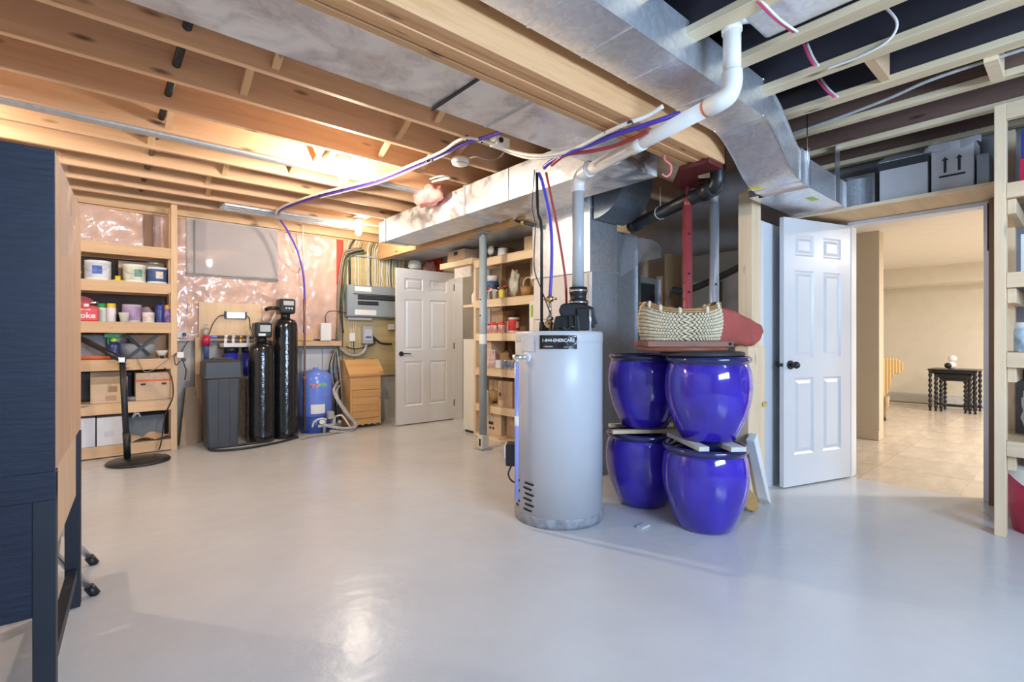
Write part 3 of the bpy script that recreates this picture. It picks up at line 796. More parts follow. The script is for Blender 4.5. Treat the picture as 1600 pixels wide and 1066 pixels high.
# ================================================================== steel posts
def post(name, label, x, y, z0, z1, r, mat, cap=None, holes=None, top_mat=None):
    t = T(name, label, 'post', (x, y, z0))
    P('tube', mb().cyl((x, y, z0 + 0.008), (x, y, z1), r, n=20), mat, t)
    P('base_plate', mb().box(x - r * 1.7, x + r * 1.7, y - r * 1.7, y + r * 1.7, z0, z0 + 0.008), mat, t)
    return t
gp = post('steel_post', 'grey round steel post holding the storage beam', 3.035, 4.0, 0, 2.16, 0.040, post_grey)
P('top_plate', mb().box(2.97, 3.10, 3.93, 4.07, 2.19, 2.203), post_grey, gp)
P('screw_jack', mb().cyl((3.035, 4.0, 2.15), (3.035, 4.0, 2.195), 0.018, n=10), galvD, gp)
P('label_band', mb().cyl((3.035, 4.0, 1.07), (3.035, 4.0, 1.17), 0.0412, n=20, cap=False), paper, gp, label='white paper band')
P('foot_box', mb().box(2.994, 3.076, 3.959, 4.041, 0.0085, 0.15), M('post_foot_cream', (0.74, 0.70, 0.62), 0.5), gp, bev=0.004)
P('foot_slot', mb().box(2.991, 2.995, 3.985, 4.01, 0.04, 0.11), dark, gp)
holes = mb()
for z in (1.36, 1.52): holes.cyl((3.035 - 0.042, 4.0 - 0.006, z), (3.035 - 0.037, 4.0 - 0.004, z), 0.008, n=8)
P('bolt_hole', holes, dark, gp, stuff=True)
rx, ry = 3.215, 1.845
rp_ = post('steel_post', 'dark red adjustable steel post behind the straw basket', rx, ry, 0, 2.06, 0.033, red_paint)
P('screw_rod', mb().cyl((rx, ry, 2.05), (rx, ry, 2.20), 0.013, n=10), red_paint, rp_)
P('inner_tube', mb().cyl((rx, ry, 2.05), (rx, ry, 2.12), 0.024, n=16), red_paint, rp_)
hs = mb()
for z, a in ((1.86, 0), (1.58, 0), (1.45, 0), (1.52, 1), (1.40, 1), (1.30, 0)):
    vx, vy = (-CX, -CY) if a == 0 else (-CX * 0.45 - CY * 0.85, -CY * 0.45 + CX * 0.85)
    hs.cyl((rx + vx * 0.031, ry + vy * 0.031, z), (rx + vx * 0.0338, ry + vy * 0.0338, z), 0.009, n=10)
P('pin_hole', hs, dark, rp_, stuff=True)
sx_, sy_ = 3.315, 1.70
sp_ = post('steel_post', 'bright silver adjustable steel post with pin holes', sx_, sy_, 0, 2.07, 0.032, M('silver_post', (0.62, 0.66, 0.74), 0.25, 0.7, var=0.04))
P('inner_tube', mb().cyl((sx_, sy_, 2.07), (sx_, sy_, 2.20), 0.027, n=16), M('zinc_tube', (0.30, 0.32, 0.34), 0.5, 0.6), sp_)
hs = mb()
for z, a in ((1.56, 1), (1.50, 0), (1.43, 1), (1.30, 0), (1.24, 1)):
    vx, vy = (-CX, -CY) if a == 0 else (-CX * 0.5 + CY * 0.8, -CY * 0.5 - CX * 0.8)
    hs.cyl((sx_ + vx * 0.030, sy_ + vy * 0.030, z), (sx_ + vx * 0.0328, sy_ + vy * 0.0328, z), 0.008, n=10)
P('pin_hole', hs, dark, sp_, stuff=True)
S('post_plate', mb().prism([(2.88, 1.51), (3.06, 1.51), (3.06, 1.69), (3.20, 1.75), (3.27, 1.66), (3.37, 1.66), (3.37, 1.75), (3.26, 1.90), (3.12, 1.90), (2.88, 1.71)], 'Z', 2.203, 2.233), M('maroon_plate', (0.13, 0.018, 0.018), 0.5), 'dark red steel plate under the end of the main beam', 'steel plate', bev=0.003)

# drain pipe, vent pipe
ab = T('drain_pipe', 'thick black plastic drain pipe crossing in front of the steel posts', 'pipe', (3.3, 2.0, 2.07))
a0, a1 = Vector((3.60, 2.60, 2.105)), Vector((3.145, 1.62, 2.125))
P('pipe', mb().cyl(a0, a1, 0.048, n=18), black, ab)
P('pipe', mb().tube([a1 + (a0 - a1).normalized() * 0.05, a1, a1 + Vector((-0.012, -0.03, 0.02)), a1 + Vector((-0.016, -0.04, 0.07)), a1 + Vector((-0.016, -0.04, 0.36))], 0.048, 14, smooth_steps=4), black, ab)
P('hub', mb().cyl(a1 + (a0 - a1) * 0.10, a1 - (a0 - a1) * 0.01, 0.058, n=18), black, ab)
P('hub', mb().cyl(a0 + (a1 - a0) * 0.02, a0 + (a1 - a0) * 0.10, 0.058, n=18), black, ab)
q = a0 + (a1 - a0) * 0.42
P('hanger_tie', mb().tube([q + Vector((0, 0, 0.20)), q + Vector((0, 0, 0.05))], 0.004, 6).tube([q + (a1 - a0).normalized().cross(Vector((0, 0, 1))) * 0.05 * math.sin(t) + Vector((0, 0, 0.05 * math.cos(t))) for t in [k * math.pi / 6 for k in range(13)]], 0.004, 6), cable_w, ab)

vp = T('vent_pipe', 'white plastic vent pipe running from the water heater up past the duct', 'pipe', (2.3, 1.7, 1.4))
HX, HY_ = 2.28, 2.206                        # water heater centre
vx, vy = HX + 0.125 * CY, HY_ - 0.125 * CX   # vent leaves the tank right of centre
top = Vector((vx, vy, 2.165)); far = Vector((2.13, 1.09, 2.175))
dirv = (far - top).normalized()
P('riser', mb().cyl((vx, vy, 1.44), (vx, vy, 2.09), 0.038, n=20), M('grey_vent', (0.52, 0.55, 0.57), 0.35, var=0.04), vp)
P('elbow', mb().tube([(vx, vy, 2.06), (vx, vy, 2.11), Vector((vx, vy, 2.15)) + dirv * 0.025, top + dirv * 0.07, top + dirv * 0.13], 0.043, 18, smooth_steps=4), pvc, vp)
P('run', mb().cyl(top + dirv * 0.12, far, 0.037, n=20), pvc, vp)
P('coupling', mb().cyl(top + dirv * 0.52, top + dirv * 0.60, 0.042, n=20), pvc, vp)
P('primer_stain', mb().cyl(far - dirv * 0.05, far - dirv * 0.035, 0.0385, n=20), M('primer_orange', (0.75, 0.25, 0.15), 0.5), vp)
P('elbow', mb().tube([far - dirv * 0.03, far + dirv * 0.02, far + dirv * 0.06 + Vector((0.02, 0, 0.02)), far + dirv * 0.075 + Vector((0.03, 0, 0.07)), far + dirv * 0.075 + Vector((0.03, 0, 0.12))], 0.043, 18, smooth_steps=4), pvc, vp)
up0 = far + dirv * 0.075 + Vector((0.03, 0, 0.10))
P('riser', mb().cyl(up0, up0 + Vector((0.0, 0.0, 0.22)), 0.037, n=20), pvc, vp)
u1 = up0 + Vector((0, 0, 0.22))
P('elbow', mb().tube([u1 - Vector((0, 0, 0.03)), u1 + Vector((0, 0, 0.02)), u1 + Vector((0.03, -0.02, 0.055)), u1 + Vector((0.09, -0.05, 0.075))], 0.043, 18, smooth_steps=4), pvc, vp)
P('rubber_clamp', mb().cyl(u1 + Vector((0.085, -0.047, 0.074)), u1 + Vector((0.12, -0.065, 0.08)), 0.047, n=18), black, vp)
P('pipe_hanger', mb().tube([top + dirv * 0.13 + Vector((0, 0, 0.30)), top + dirv * 0.13 + Vector((0, 0, 0.05))], 0.0035, 6).tube([top + dirv * 0.13 + dirv.cross(Vector((0, 0, 1))) * 0.052 * math.sin(t) + Vector((0, 0, 0.052 * math.cos(t))) for t in [k * math.pi / 8 for k in range(17)]], 0.004, 6), galvD, vp)

# ================================================================== water heater
ROTH = -math.atan2(HX, HY_)
wh = T('water_heater', 'tall pale grey tank water heater with black blower on top', 'water heater', (HX, HY_, 0), ROTH)
RH = 0.277
P('tank_body', mb().lathe([(0, 0.035), (RH, 0.035), (RH, 1.145), (RH - 0.004, 1.15), (0, 1.15)], n=64), heater_m, wh, local=True)
P('top_cap', mb().lathe([(RH + 0.001, 1.10), (RH + 0.003, 1.105), (RH + 0.003, 1.155), (RH - 0.006, 1.168), (0, 1.172)], n=64), heater_m, wh, local=True)
P('base_ring', mb().lathe([(RH - 0.012, 0.0), (RH + 0.004, 0.0), (RH + 0.006, 0.02), (RH + 0.006, 0.05), (RH, 0.06)], n=64), M('base_ring_grey', (0.30, 0.31, 0.34), 0.5, var=0.3, scale=30), wh, local=True)
def patch(a0, a1, z0, z1, r, nseg=14):
    g = mb()
    g.grid(lambda u, v: (r * math.sin(a0 + (a1 - a0) * u), -r * math.cos(a0 + (a1 - a0) * u), z0 + (z1 - z0) * v), nseg, 1)
    g.grid(lambda u, v: ((r - 0.002) * math.sin(a0 + (a1 - a0) * u), -(r - 0.002) * math.cos(a0 + (a1 - a0) * u), z0 + (z1 - z0) * v), nseg, 1)
    return g
lb = P('label_plate', patch(R(-23), R(22.5), 1.062, 1.143, RH + 0.0058), black_gloss, wh, local=True, label='black label with white lettering')
lettering('1-844-ENERCARE', 0.0265, paper, lb, (R(-0.5), 0, 1.112), wrap=RH + 0.0068, sx=0.98)
lettering('enercare', 0.0125, paper, lb, (R(-11.5), 0, 1.077), wrap=RH + 0.0068)
lettering('o', 0.026, red, lb, (R(-17), 0, 1.078), wrap=RH + 0.0068)
lettering('service  24 / 7', 0.0085, paper, lb, (R(11), 0, 1.074), wrap=RH + 0.0068)
P('rating_sticker', patch(R(-54), R(-31), 1.045, 1.138, RH + 0.0055), M('sticker_grey', (0.72, 0.72, 0.74), 0.3), wh, local=True)
# relief valve and discharge tube
a = R(-43)
rv = P('relief_valve', mb().cyl((math.sin(a) * (RH - 0.01), -math.cos(a) * (RH - 0.01), 1.012), (math.sin(a) * (RH + 0.012), -math.cos(a) * (RH + 0.012), 1.012), 0.030, n=20), paper, wh, local=True)
vpos = Vector((math.sin(a) * (RH + 0.045), -math.cos(a) * (RH + 0.045), 1.012))
P('valve_body', mb().cyl((math.sin(a) * RH, -math.cos(a) * RH, 1.012), vpos, 0.015, n=12).cyl(vpos + Vector((-0.055, 0, 0)), vpos + Vector((0.012, 0, 0)), 0.015, n=12).cyl(vpos + Vector((-0.03, 0, -0.04)), vpos + Vector((-0.03, 0, 0)), 0.012, n=12), chrome, rv, local=True)
tube_x, tube_y = vpos.x - 0.03, vpos.y
P('discharge_tube', mb().cyl((tube_x, tube_y, 0.16), (tube_x, tube_y, 0.975), 0.0125, n=12), M('pale_blue_tube', (0.30, 0.36, 0.86), 0.25, coat=0.3), wh, local=True, label='pale blue discharge tube')
P('tube_band', mb().cyl((tube_x, tube_y, 0.60), (tube_x, tube_y, 0.66), 0.0135, n=12), paper, wh, local=True)
lv = mb()
for c_, aa in ((0, (-72, -62)), (1, (-50, -35))):
    for k in range(6):
        z = 0.085 + 0.032 * k
        a0_, a1_ = R(aa[0] + (3 if k % 2 else 0)), R(aa[1] + (3 if k % 2 else 0))
        lv.grid(lambda u, v: ((RH + 0.0015) * math.sin(a0_ + (a1_ - a0_) * u), -(RH + 0.0015) * math.cos(a0_ + (a1_ - a0_) * u), z + 0.012 * v - 0.004 * u), 3, 1)
P('air_louvre', lv, dark, wh, local=True, stuff=True)
P('gas_valve', mb().box(-0.335, -0.265, -0.06, 0.05, 0.31, 0.45), black, wh, bev=0.008, local=True)
P('gas_valve_face', mb().box(-0.345, -0.335, -0.05, 0.04, 0.36, 0.44), paper, wh, local=True)
P('gas_loop', mb().tube([(-0.30, -0.03, 0.31), (-0.32, -0.04, 0.26), (-0.30, -0.05, 0.22), (-0.27, -0.06, 0.21)], 0.006, 6, smooth_steps=4), cable_k, wh, local=True)
# blower
bl = P('blower_base', mb().hexa([(-0.045, -0.15, 1.17), (0.135, -0.15, 1.17), (0.135, 0.06, 1.17), (-0.045, 0.06, 1.17)], [(-0.02, -0.13, 1.262), (0.125, -0.13, 1.272), (0.125, 0.05, 1.272), (-0.02, 0.05, 1.262)]), black, wh, bev=0.012, local=True)
P('blower_rib', mb().box(0.065, 0.072, -0.157, -0.10, 1.18, 1.262).box(0.10, 0.107, -0.157, -0.10, 1.18, 1.266), black, bl, local=True)
P('blower_hose', mb().tube([(-0.02, -0.14, 1.176), (0.01, -0.17, 1.20), (0.045, -0.17, 1.18), (0.08, -0.17, 1.198), (0.11, -0.15, 1.18)], 0.007, 6, smooth_steps=4), black_gloss, bl, local=True)
P('fan_scroll', mb().prism([(0.0, 1.30), (0.015, 1.335), (0.05, 1.345), (0.16, 1.335), (0.215, 1.318), (0.225, 1.285), (0.228, 1.19), (0.14, 1.18), (0.02, 1.26)], 'Y', -0.10, 0.10), black, wh, bev=0.01, local=True)
P('blower_shroud', mb().hexa([(0.11, -0.14, 1.175), (0.195, -0.14, 1.175), (0.195, 0.10, 1.175), (0.11, 0.10, 1.175)], [(0.11, -0.12, 1.315), (0.185, -0.12, 1.315), (0.185, 0.10, 1.315), (0.11, 0.10, 1.315)]), black, wh, bev=0.01, local=True)
P('shroud_wing', mb().prism([(0.185, 1.315), (0.215, 1.30), (0.242, 1.215), (0.205, 1.20), (0.195, 1.21)], 'Y', -0.11, 0.06), black, wh, bev=0.006, local=True)
P('mount_bolt', mb().cyl((0.192, -0.135, 1.172), (0.192, -0.135, 1.30), 0.008, n=8), alu, wh, local=True)
P('rubber_coupling', mb().lathe([(0.046, 1.33), (0.060, 1.33), (0.060, 1.365), (0.052, 1.37), (0.052, 1.40), (0.056, 1.405), (0.056, 1.45), (0.044, 1.452)], (0.125, 0, 0), 24), black, wh, local=True)
P('hose_clamp', mb().lathe([(0.060, 1.345), (0.063, 1.345), (0.063, 1.36), (0.060, 1.36)], (0.125, 0, 0), 24), chrome, wh, local=True)
P('hose_clamp', mb().lathe([(0.056, 1.42), (0.059, 1.42), (0.059, 1.435), (0.056, 1.435)], (0.125, 0, 0), 24), chrome, wh, local=True)
P('inlet_fitting', mb().cyl((-0.055, 0, 1.17), (-0.055, 0, 1.27), 0.014, n=10).cyl((-0.055, 0, 1.26), (-0.055, 0, 1.36), 0.010, n=10).lathe([(0.0, 1.24), (0.022, 1.24), (0.022, 1.262), (0, 1.262)], (-0.055, 0, 0), 10), chrome, wh, local=True)
P('inlet_valve', mb().cyl((-0.10, 0, 1.378), (-0.01, 0, 1.378), 0.008, n=8).lathe([(0, 1.36), (0.02, 1.36), (0.024, 1.375), (0.02, 1.395), (0, 1.395)], (-0.055, 0, 0), 12), brass, wh, local=True)
P('mixing_valve', mb().sphere((-0.06, -0.03, 1.215), 0.028, 10, 8).cyl((-0.06, -0.03, 1.215), (-0.075, -0.075, 1.225), 0.012, n=8), brass, wh, local=True)
P('pipe_nipple', mb().cyl((-0.108, 0, 1.17), (-0.108, 0, 1.23), 0.017, n=10).cyl((-0.083, 0, 1.17), (-0.083, 0, 1.21), 0.014, n=10), black_matte, wh, local=True)
def hloc(x, y, z):
    c, s = math.cos(ROTH), math.sin(ROTH)
    return Vector((HX + c * x - s * y, HY_ + s * x + c * y, z))
S('gas_pipe', mb().tube([hloc(-0.108, 0, 1.22), hloc(-0.108, 0, 1.80), hloc(-0.115, 0.0, 1.88), hloc(-0.135, 0.02, 1.93), hloc(-0.14, 0.03, 2.20)], 0.010, 10), black, 'straight black gas pipe rising from the water heater', 'pipe')
S('supply_line', mb().tube([hloc(-0.055, 0, 1.39), hloc(-0.045, 0.01, 1.60), hloc(-0.05, 0.02, 1.85), hloc(-0.10, 0.03, 2.12), hloc(-0.13, 0.03, 2.20)], 0.011, 10, smooth_steps=5), pex_blue, 'blue water line rising from the water heater', 'water line')
S('supply_line', mb().tube([hloc(0.05, 0.06, 1.27), hloc(0.045, 0.05, 1.50), hloc(0.0, 0.04, 1.80), hloc(-0.05, 0.03, 2.05), hloc(-0.08, 0.03, 2.20)], 0.008, 8, smooth_steps=5), pex_red, 'red water line rising from the water heater', 'water line')
S('control_wire', mb().tube([hloc(-0.05, -0.05, 1.28), hloc(-0.11, -0.03, 1.44), hloc(-0.155, -0.02, 1.58), hloc(-0.15, 0.0, 1.85), hloc(-0.17, 0.02, 1.98), hloc(-0.155, 0.03, 2.22)], 0.004, 6, smooth_steps=5), cable_k, 'thin black wire looping down to the blower', 'wire')

# ================================================================== cobalt pots
pot_prof = [(0, 0), (0.145, 0.0), (0.160, 0.012), (0.186, 0.07), (0.220, 0.15), (0.241, 0.24), (0.247, 0.31), (0.244, 0.37), (0.236, 0.42), (0.226, 0.448), (0.227, 0.456),
            (0.238, 0.462), (0.243, 0.475), (0.240, 0.488), (0.230, 0.494), (0.205, 0.49), (0.205, 0.42), (0.21, 0.3), (0.13, 0.03), (0, 0.03)]
A1, A2 = (2.80, 1.495), (2.885, 1.995)
pots = [(A1, 0.0, 'cobalt blue glazed planter on the floor, front of the lower pair'), (A2, 0.0, 'cobalt blue glazed planter on the floor next to the water heater'),
        ((A1[0] + 0.015, A1[1] - 0.01), 0.525, 'cobalt blue glazed planter stacked on top at the front, under the basket'), ((A2[0] + 0.02, A2[1] - 0.005), 0.525, 'cobalt blue glazed planter stacked upper next to the water heater')]
pt0 = None
for (xy, z, lab) in pots:
    if pt0 is None:
        pt0 = T('glazed_planter', lab, 'planter', (xy[0], xy[1], z), group='cobalt blue planters stacked two high')
        P('pot', mb().lathe(pot_prof[:10], n=64), blue_glaze, pt0, local=True)
        P('rim', mb().lathe(pot_prof[9:], n=64), M('dark_glaze_rim', (0.018, 0.02, 0.11), 0.14, var=0.3, coat=0.6), pt0, local=True)
    else:
        copy_tree(pt0, None, (xy[0], xy[1], z), random.uniform(0, 6), lab)
def slat(name, c, ang, L_, w, h, z, mat, label, cat='board'):
    dx, dy = math.cos(ang) * L_ / 2, math.sin(ang) * L_ / 2
    return S(name, mb().bar((c[0] - dx, c[1] - dy, z + h / 2), (c[0] + dx, c[1] + dy, z + h / 2), w, h), mat, label, cat, bev=0.002)
slat('spacer_slat', (A2[0] - 0.06, A2[1] - 0.09), R(-35), 0.50, 0.05, 0.024, 0.4955, pineY, 'pale wood slat between the two planters beside the water heater')
slat('spacer_slat', (A2[0] + 0.10, A2[1] + 0.08), R(-35), 0.46, 0.05, 0.024, 0.4955, pineY, 'wood slat at the back between the planters beside the water heater')
slat('spacer_slat', (A1[0] - 0.085, A1[1] + 0.07), R(55), 0.44, 0.06, 0.026, 0.4955, M('whitewashed', (0.66, 0.64, 0.58), 0.7, var=0.1, scale=20), 'whitish spacer board between the front planters, left one')
slat('spacer_slat', (A1[0] + 0.05, A1[1] - 0.06), R(55), 0.44, 0.09, 0.026, 0.4955, M('whitewashed', (0.66, 0.64, 0.58), 0.7), 'whitish spacer board between the front planters, right one')
S('garden_ball', mb().sphere((3.02, 1.745, 0.565), 0.038, 12, 8), M('leaf_green', (0.12, 0.28, 0.05), 0.5, var=0.3, scale=30), 'small green ball wedged between the planters', 'ball')
S('price_tag', mb().box(-0.04, 0.04, -0.02, 0.02, 0.0, 0.012), M('tag_silver', (0.6, 0.6, 0.6), 0.4), 'crumpled pale tag on the floor between the planters', 'tag').location = (2.50, 1.72, 0.001)
# lid, tray, basket, cloth
S('pot_lid', mb().lathe([(0, 0), (0.235, 0), (0.24, 0.006), (0.24, 0.020), (0.225, 0.026), (0, 0.026)], (A1[0] + 0.0, A1[1] + 0.02, 1.0205), 40), black_matte, 'flat black disc lying on the upper front planter', 'lid')
TRY = Vector((2.80, 1.66))
tr = T('wooden_tray', 'round red brown wooden tray under the straw basket', 'tray', (TRY.x, TRY.y, 1.047), FACE)
P('tray_disc', mb().lathe([(0, 0), (0.27, 0), (0.278, 0.01), (0.278, 0.02), (0.268, 0.026), (0, 0.026)], n=48), mahog, tr, local=True)
P('tray_frame', mb().box(-0.245, 0.265, -0.16, 0.16, 0.026, 0.062), mahog, tr, bev=0.004, local=True)
P('tray_slot', mb().cyl((0.245, -0.161, 0.044), (0.245, -0.158, 0.044), 0.011, n=12), dark, tr, local=True)

bk = T('straw_basket', 'woven straw basket with brown cane rim on the wooden tray', 'basket', (TRY.x, TRY.y, 1.110), FACE)
BA, BBY = 0.242, 0.140
def rimz(t):      # height of the rim round the oval: low at front and back, raised at the ends
    return 0.168 + 0.058 * abs(math.cos(t)) ** 2.0
def bpt(t, v, o=0.0):
    w = 0.90 + 0.13 * math.sin(math.pi * min(1, v * 0.75 + 0.1))
    ex = 0.72
    c, s_ = math.cos(t), math.sin(t)
    return Vector(((BA * w + o) * math.copysign(abs(c) ** ex, c), (BBY * w + o) * math.copysign(abs(s_) ** ex, s_), rimz(t) * v))
P('basket_wall', mb().grid(lambda u, v: bpt(2 * math.pi * u, v, -0.008), 64, 8), M('straw_dark', (0.34, 0.26, 0.15), 0.8, var=0.3, scale=60), bk, local=True)
P('basket_base', mb().grid(lambda u, v: bpt(2 * math.pi * u, 0, -0.01) * v, 48, 1), straw, bk, local=True)
wv = mb()
NR, NC = 10, 76
for r_ in range(NR):
    for k in range(NC):
        t = 2 * math.pi * (k + 0.5 * (r_ % 2)) / NC
        s_ = 1 if r_ % 2 else -1
        v0, v1 = (r_ + 0.02) / NR, (r_ + 1.05) / NR
        dt = 2 * math.pi / NC * 0.55
        p0, p1 = bpt(t - s_ * dt, v0, 0.002), bpt(t + s_ * dt, v1, 0.002)
        m_ = (p0 + p1) / 2; nrm = Vector((m_.x / BA ** 2, m_.y / BBY ** 2, 0)).normalized()
        sd_ = (p1 - p0).cross(nrm).normalized() * 0.0075
        b_ = m_ + nrm * 0.008
        wv._add([p0, m_ - sd_, b_, m_ + sd_, p1], [(0, 1, 2), (0, 2, 3), (1, 4, 2), (2, 4, 3)], 0, True)
P('weave', wv, straw, bk, local=True, stuff=True)
for dz in (0.0, 0.014):
    P('cane_rim', mb().tube([bpt(R(a_), 1.0, 0.010 - dz * 0.1) + Vector((0, 0, 0.004 + dz)) for a_ in range(205, 336, 6)], 0.008, 8), cane, bk, local=True)
    P('cane_rim', mb().tube([bpt(R(a_), 1.0, 0.006) + Vector((0, 0, 0.004 + dz)) for a_ in range(20, 166, 6)], 0.008, 8), cane, bk, local=True)
for a_ in (212, 236, 264, 292, 318, 40, 90, 140):
    p0 = bpt(R(a_), 1.0, 0.008) + Vector((0, 0, 0.010))
    P('rim_wrap', mb().sphere((p0.x, p0.y, p0.z), 0.021, 8, 6, sx=0.62, sy=0.8, sz=1.15), M('pale_wrap', (0.80, 0.70, 0.55), 0.7), bk, local=True)
for s_ in (-1, 1):
    P('end_knot', mb().sphere((s_ * 0.20, -0.06, 0.215), 0.034, 8, 6, sz=0.7), M('dark_leather', (0.07, 0.04, 0.025), 0.5), bk, local=True)
    P('end_handle', mb().tube([(s_ * 0.19, -0.09, 0.18), (s_ * 0.212, -0.07, 0.215), (s_ * 0.22, 0.0, 0.235), (s_ * 0.212, 0.07, 0.215), (s_ * 0.19, 0.09, 0.18)], 0.010, 8, smooth_steps=4), straw, bk, local=True)
P('lining_cloth', mb().grid(lambda u, v: Vector((-0.14 + 0.20 * u, -0.02 + 0.08 * v, 0.12 + 0.10 * math.sin(math.pi * u) * (0.4 + 0.6 * v))), 8, 5), cloth_red, bk, local=True)

# wood panel beside the pots, cloth bundle on it
S('plywood_offcut', mb().box(3.34, 3.60, 1.475, 1.565, 0, 1.07), pineZ, 'pale plywood offcut standing against the stud pack', 'board', bev=0.002)
def lump(c, rx_, ry_, rz_, seed, nu=28, nv=18, amp=0.22):
    def fn(u, v):
        a_, b_ = 2 * math.pi * u, math.pi * v
        d_ = Vector((math.cos(a_) * math.sin(b_), math.sin(a_) * math.sin(b_), -math.cos(b_)))
        k = 1 + amp * noise.noise(d_ * 1.7 + Vector((seed, 0, 0))) + amp * 0.5 * noise.noise(d_ * 4 + Vector((0, seed, 0)))
        return (c[0] + rx_ * k * d_.x, c[1] + ry_ * k * d_.y, max(c[2] - rz_ * 0.85, c[2] + rz_ * k * d_.z))
    return mb().grid(fn, nu, nv)
cbp = [aY(px, py, 1.48) for px, py in ((1122, 490), (1130, 484), (1141, 485), (1151, 489), (1165, 496), (1180, 504), (1192, 511), (1195, 521), (1190, 533), (1180, 543), (1168, 544), (1152, 541), (1138, 541), (1124, 543))]
cc = sum(cbp, Vector()) / len(cbp); zmin = min(p_.z for p_ in cbp)
def bundle(u, v):
    f_ = u * len(cbp); k = int(f_) % len(cbp); t_ = f_ - int(f_)
    p_ = cbp[k].lerp(cbp[(k + 1) % len(cbp)], t_)
    sc_ = max(0.0, math.sin(math.pi * v)) ** 0.32
    q = cc + (p_ - cc) * sc_
    n_ = noise.noise(Vector((q.x * 14, v * 3, q.z * 14)))
    return (q.x + 0.010 * n_, 1.445 + 0.115 * v + 0.012 * n_, max(1.0705, 1.0705 + q.z - zmin + 0.010 * n_))
S('cloth_bundle', mb().grid(bundle, 56, 14), cloth_red, 'dusty red cloth bundle beside the silver post', 'cloth')
S('foam_board', mb().hexa([(3.42, 1.38, 0.05), (3.50, 1.39, 0.0), (3.50, 1.46, 0.0), (3.42, 1.45, 0.05)], [(3.26, 1.40, 0.46), (3.33, 1.41, 0.50), (3.33, 1.46, 0.50), (3.26, 1.46, 0.46)]), paper, 'white plastic board leaning by the studs', 'board', bev=0.006)
rk = [aD(px, py, 3.17) for px, py in ((1152, 764), (1170, 766), (1183, 780), (1187, 799), (1180, 806), (1168, 801), (1160, 792), (1150, 786))]
fw = Vector((CX, CY, 0)) * 0.055
ck_ = mb(); nk = len(rk)
ck_._add([p_ for p_ in rk] + [p_ + fw for p_ in rk], [tuple(range(nk)), tuple(range(2 * nk - 1, nk - 1, -1))] + [(k, (k + 1) % nk, nk + (k + 1) % nk, nk + k) for k in range(nk)])
lowest = min(v[2] for v in ck_.v); ck_.v = [(v[0], v[1], v[2] - lowest) for v in ck_.v]
S('chair_rocker', ck_, W('honey_wood', (0.56, 0.33, 0.11), (0.46, 0.25, 0.08), 'X', rough=0.3, knots=0.1), 'honey coloured curved wooden foot on the floor behind the planters', 'wooden foot', bev=0.012)
S('wooden_peg', mb().bar((3.56, 1.456, 0.665), (3.70, 1.555, 0.672), 0.03, 0.028), W('yellow_pine', (0.72, 0.50, 0.22), (0.62, 0.42, 0.17), 'X', knots=0.1), 'short yellow wooden stick nailed to the studs', 'stick')
# shelf recess behind the posts
nr = T('recess_shelf', 'dim shelf with grey boards between the posts and the stud pack', 'shelf', (4.4, 2.2, 0))
P('back_panel', mb().box(4.60, 4.66, 1.70, 2.75, 0.9, 1.95), M('grey_green_panel', (0.50, 0.51, 0.45), 0.6), nr)
P('shelf_board', mb().box(4.28, 4.60, 1.70, 2.75, 1.30, 1.33), pineY, nr)
P('upright', mb().box(4.36, 4.60, 1.70, 1.74, 0.0, 1.97), lumZ, nr)
P('upright', mb().box(4.36, 4.60, 2.71, 2.75, 0.0, 1.97), lumZ, nr)
S('grey_board', mb().box(4.44, 4.47, 1.78, 2.20, 1.335, 1.76), card_g, 'grey board standing on the dim recess shelf', 'board')
S('storage_carton', mb().box(4.35, 4.55, 2.24, 2.50, 1.335, 1.66), M('green_grey_carton', (0.56, 0.56, 0.46), 0.7), 'pale carton on the dim recess shelf', 'carton')
S('rubber_hose', mb().tube([(3.96, 2.42, 1.56), (4.0, 2.30, 1.55), (4.12, 2.05, 1.66), (4.25, 1.85, 1.80), (4.34, 1.78, 2.0)], 0.030, 10, smooth_steps=5), black_matte, 'thick black rubber hose behind the silver post', 'hose')
# ================================================================== small item builders
def can(name, label, cat, c, r, h, body, lid=None, band=None, group=None, bail=False):
    t = T(name, label, cat, c, random.uniform(-0.4, 0.4), group=group)
    P('can_body', mb().lathe([(0, 0), (r, 0), (r * 1.02, 0.004), (r, 0.01), (r, h - 0.012), (r * 1.03, h - 0.008), (r * 1.03, h - 0.002), (r * 0.95, h), (0, h - 0.006)], n=24), lid or paper, t, local=True)
    P('paper_label', mb().lathe([(r * 1.004, h * 0.12), (r * 1.012, h * 0.13), (r * 1.012, h * 0.86), (r * 1.004, h * 0.87)], n=24), body, t, local=True)
    if band:
        P('label_panel', mb().grid(lambda u, v: (r * 1.02 * math.sin(-0.1 + 0.75 * u), -r * 1.02 * math.cos(-0.1 + 0.75 * u), h * (0.30 + 0.42 * v)), 6, 1), band, t, local=True)
    if bail:
        P('wire_handle', mb().tube([(-r * 1.04, 0, h * 0.8), (-r * 0.8, -r * 0.75, h * 0.55), (0, -r * 1.06, h * 0.42), (r * 0.8, -r * 0.75, h * 0.55), (r * 1.04, 0, h * 0.8)], 0.002, 5, smooth_steps=4), chrome, t, local=True)
    return t
def spray(name, label, c, r, h, body, cap, group=None):
    t = T(name, label, 'spray can', c, random.uniform(-0.4, 0.4), group=group)
    P('can_body', mb().lathe([(0, 0), (r * 0.95, 0), (r, 0.005), (r, h * 0.74), (r * 0.85, h * 0.79), (0, h * 0.79)], n=20), body, t, local=True)
    P('cap', mb().lathe([(r * 0.93, h * 0.76), (r * 0.95, h * 0.78), (r * 0.92, h * 0.98), (r * 0.8, h), (0, h)], n=20), cap, t, local=True)
    return t
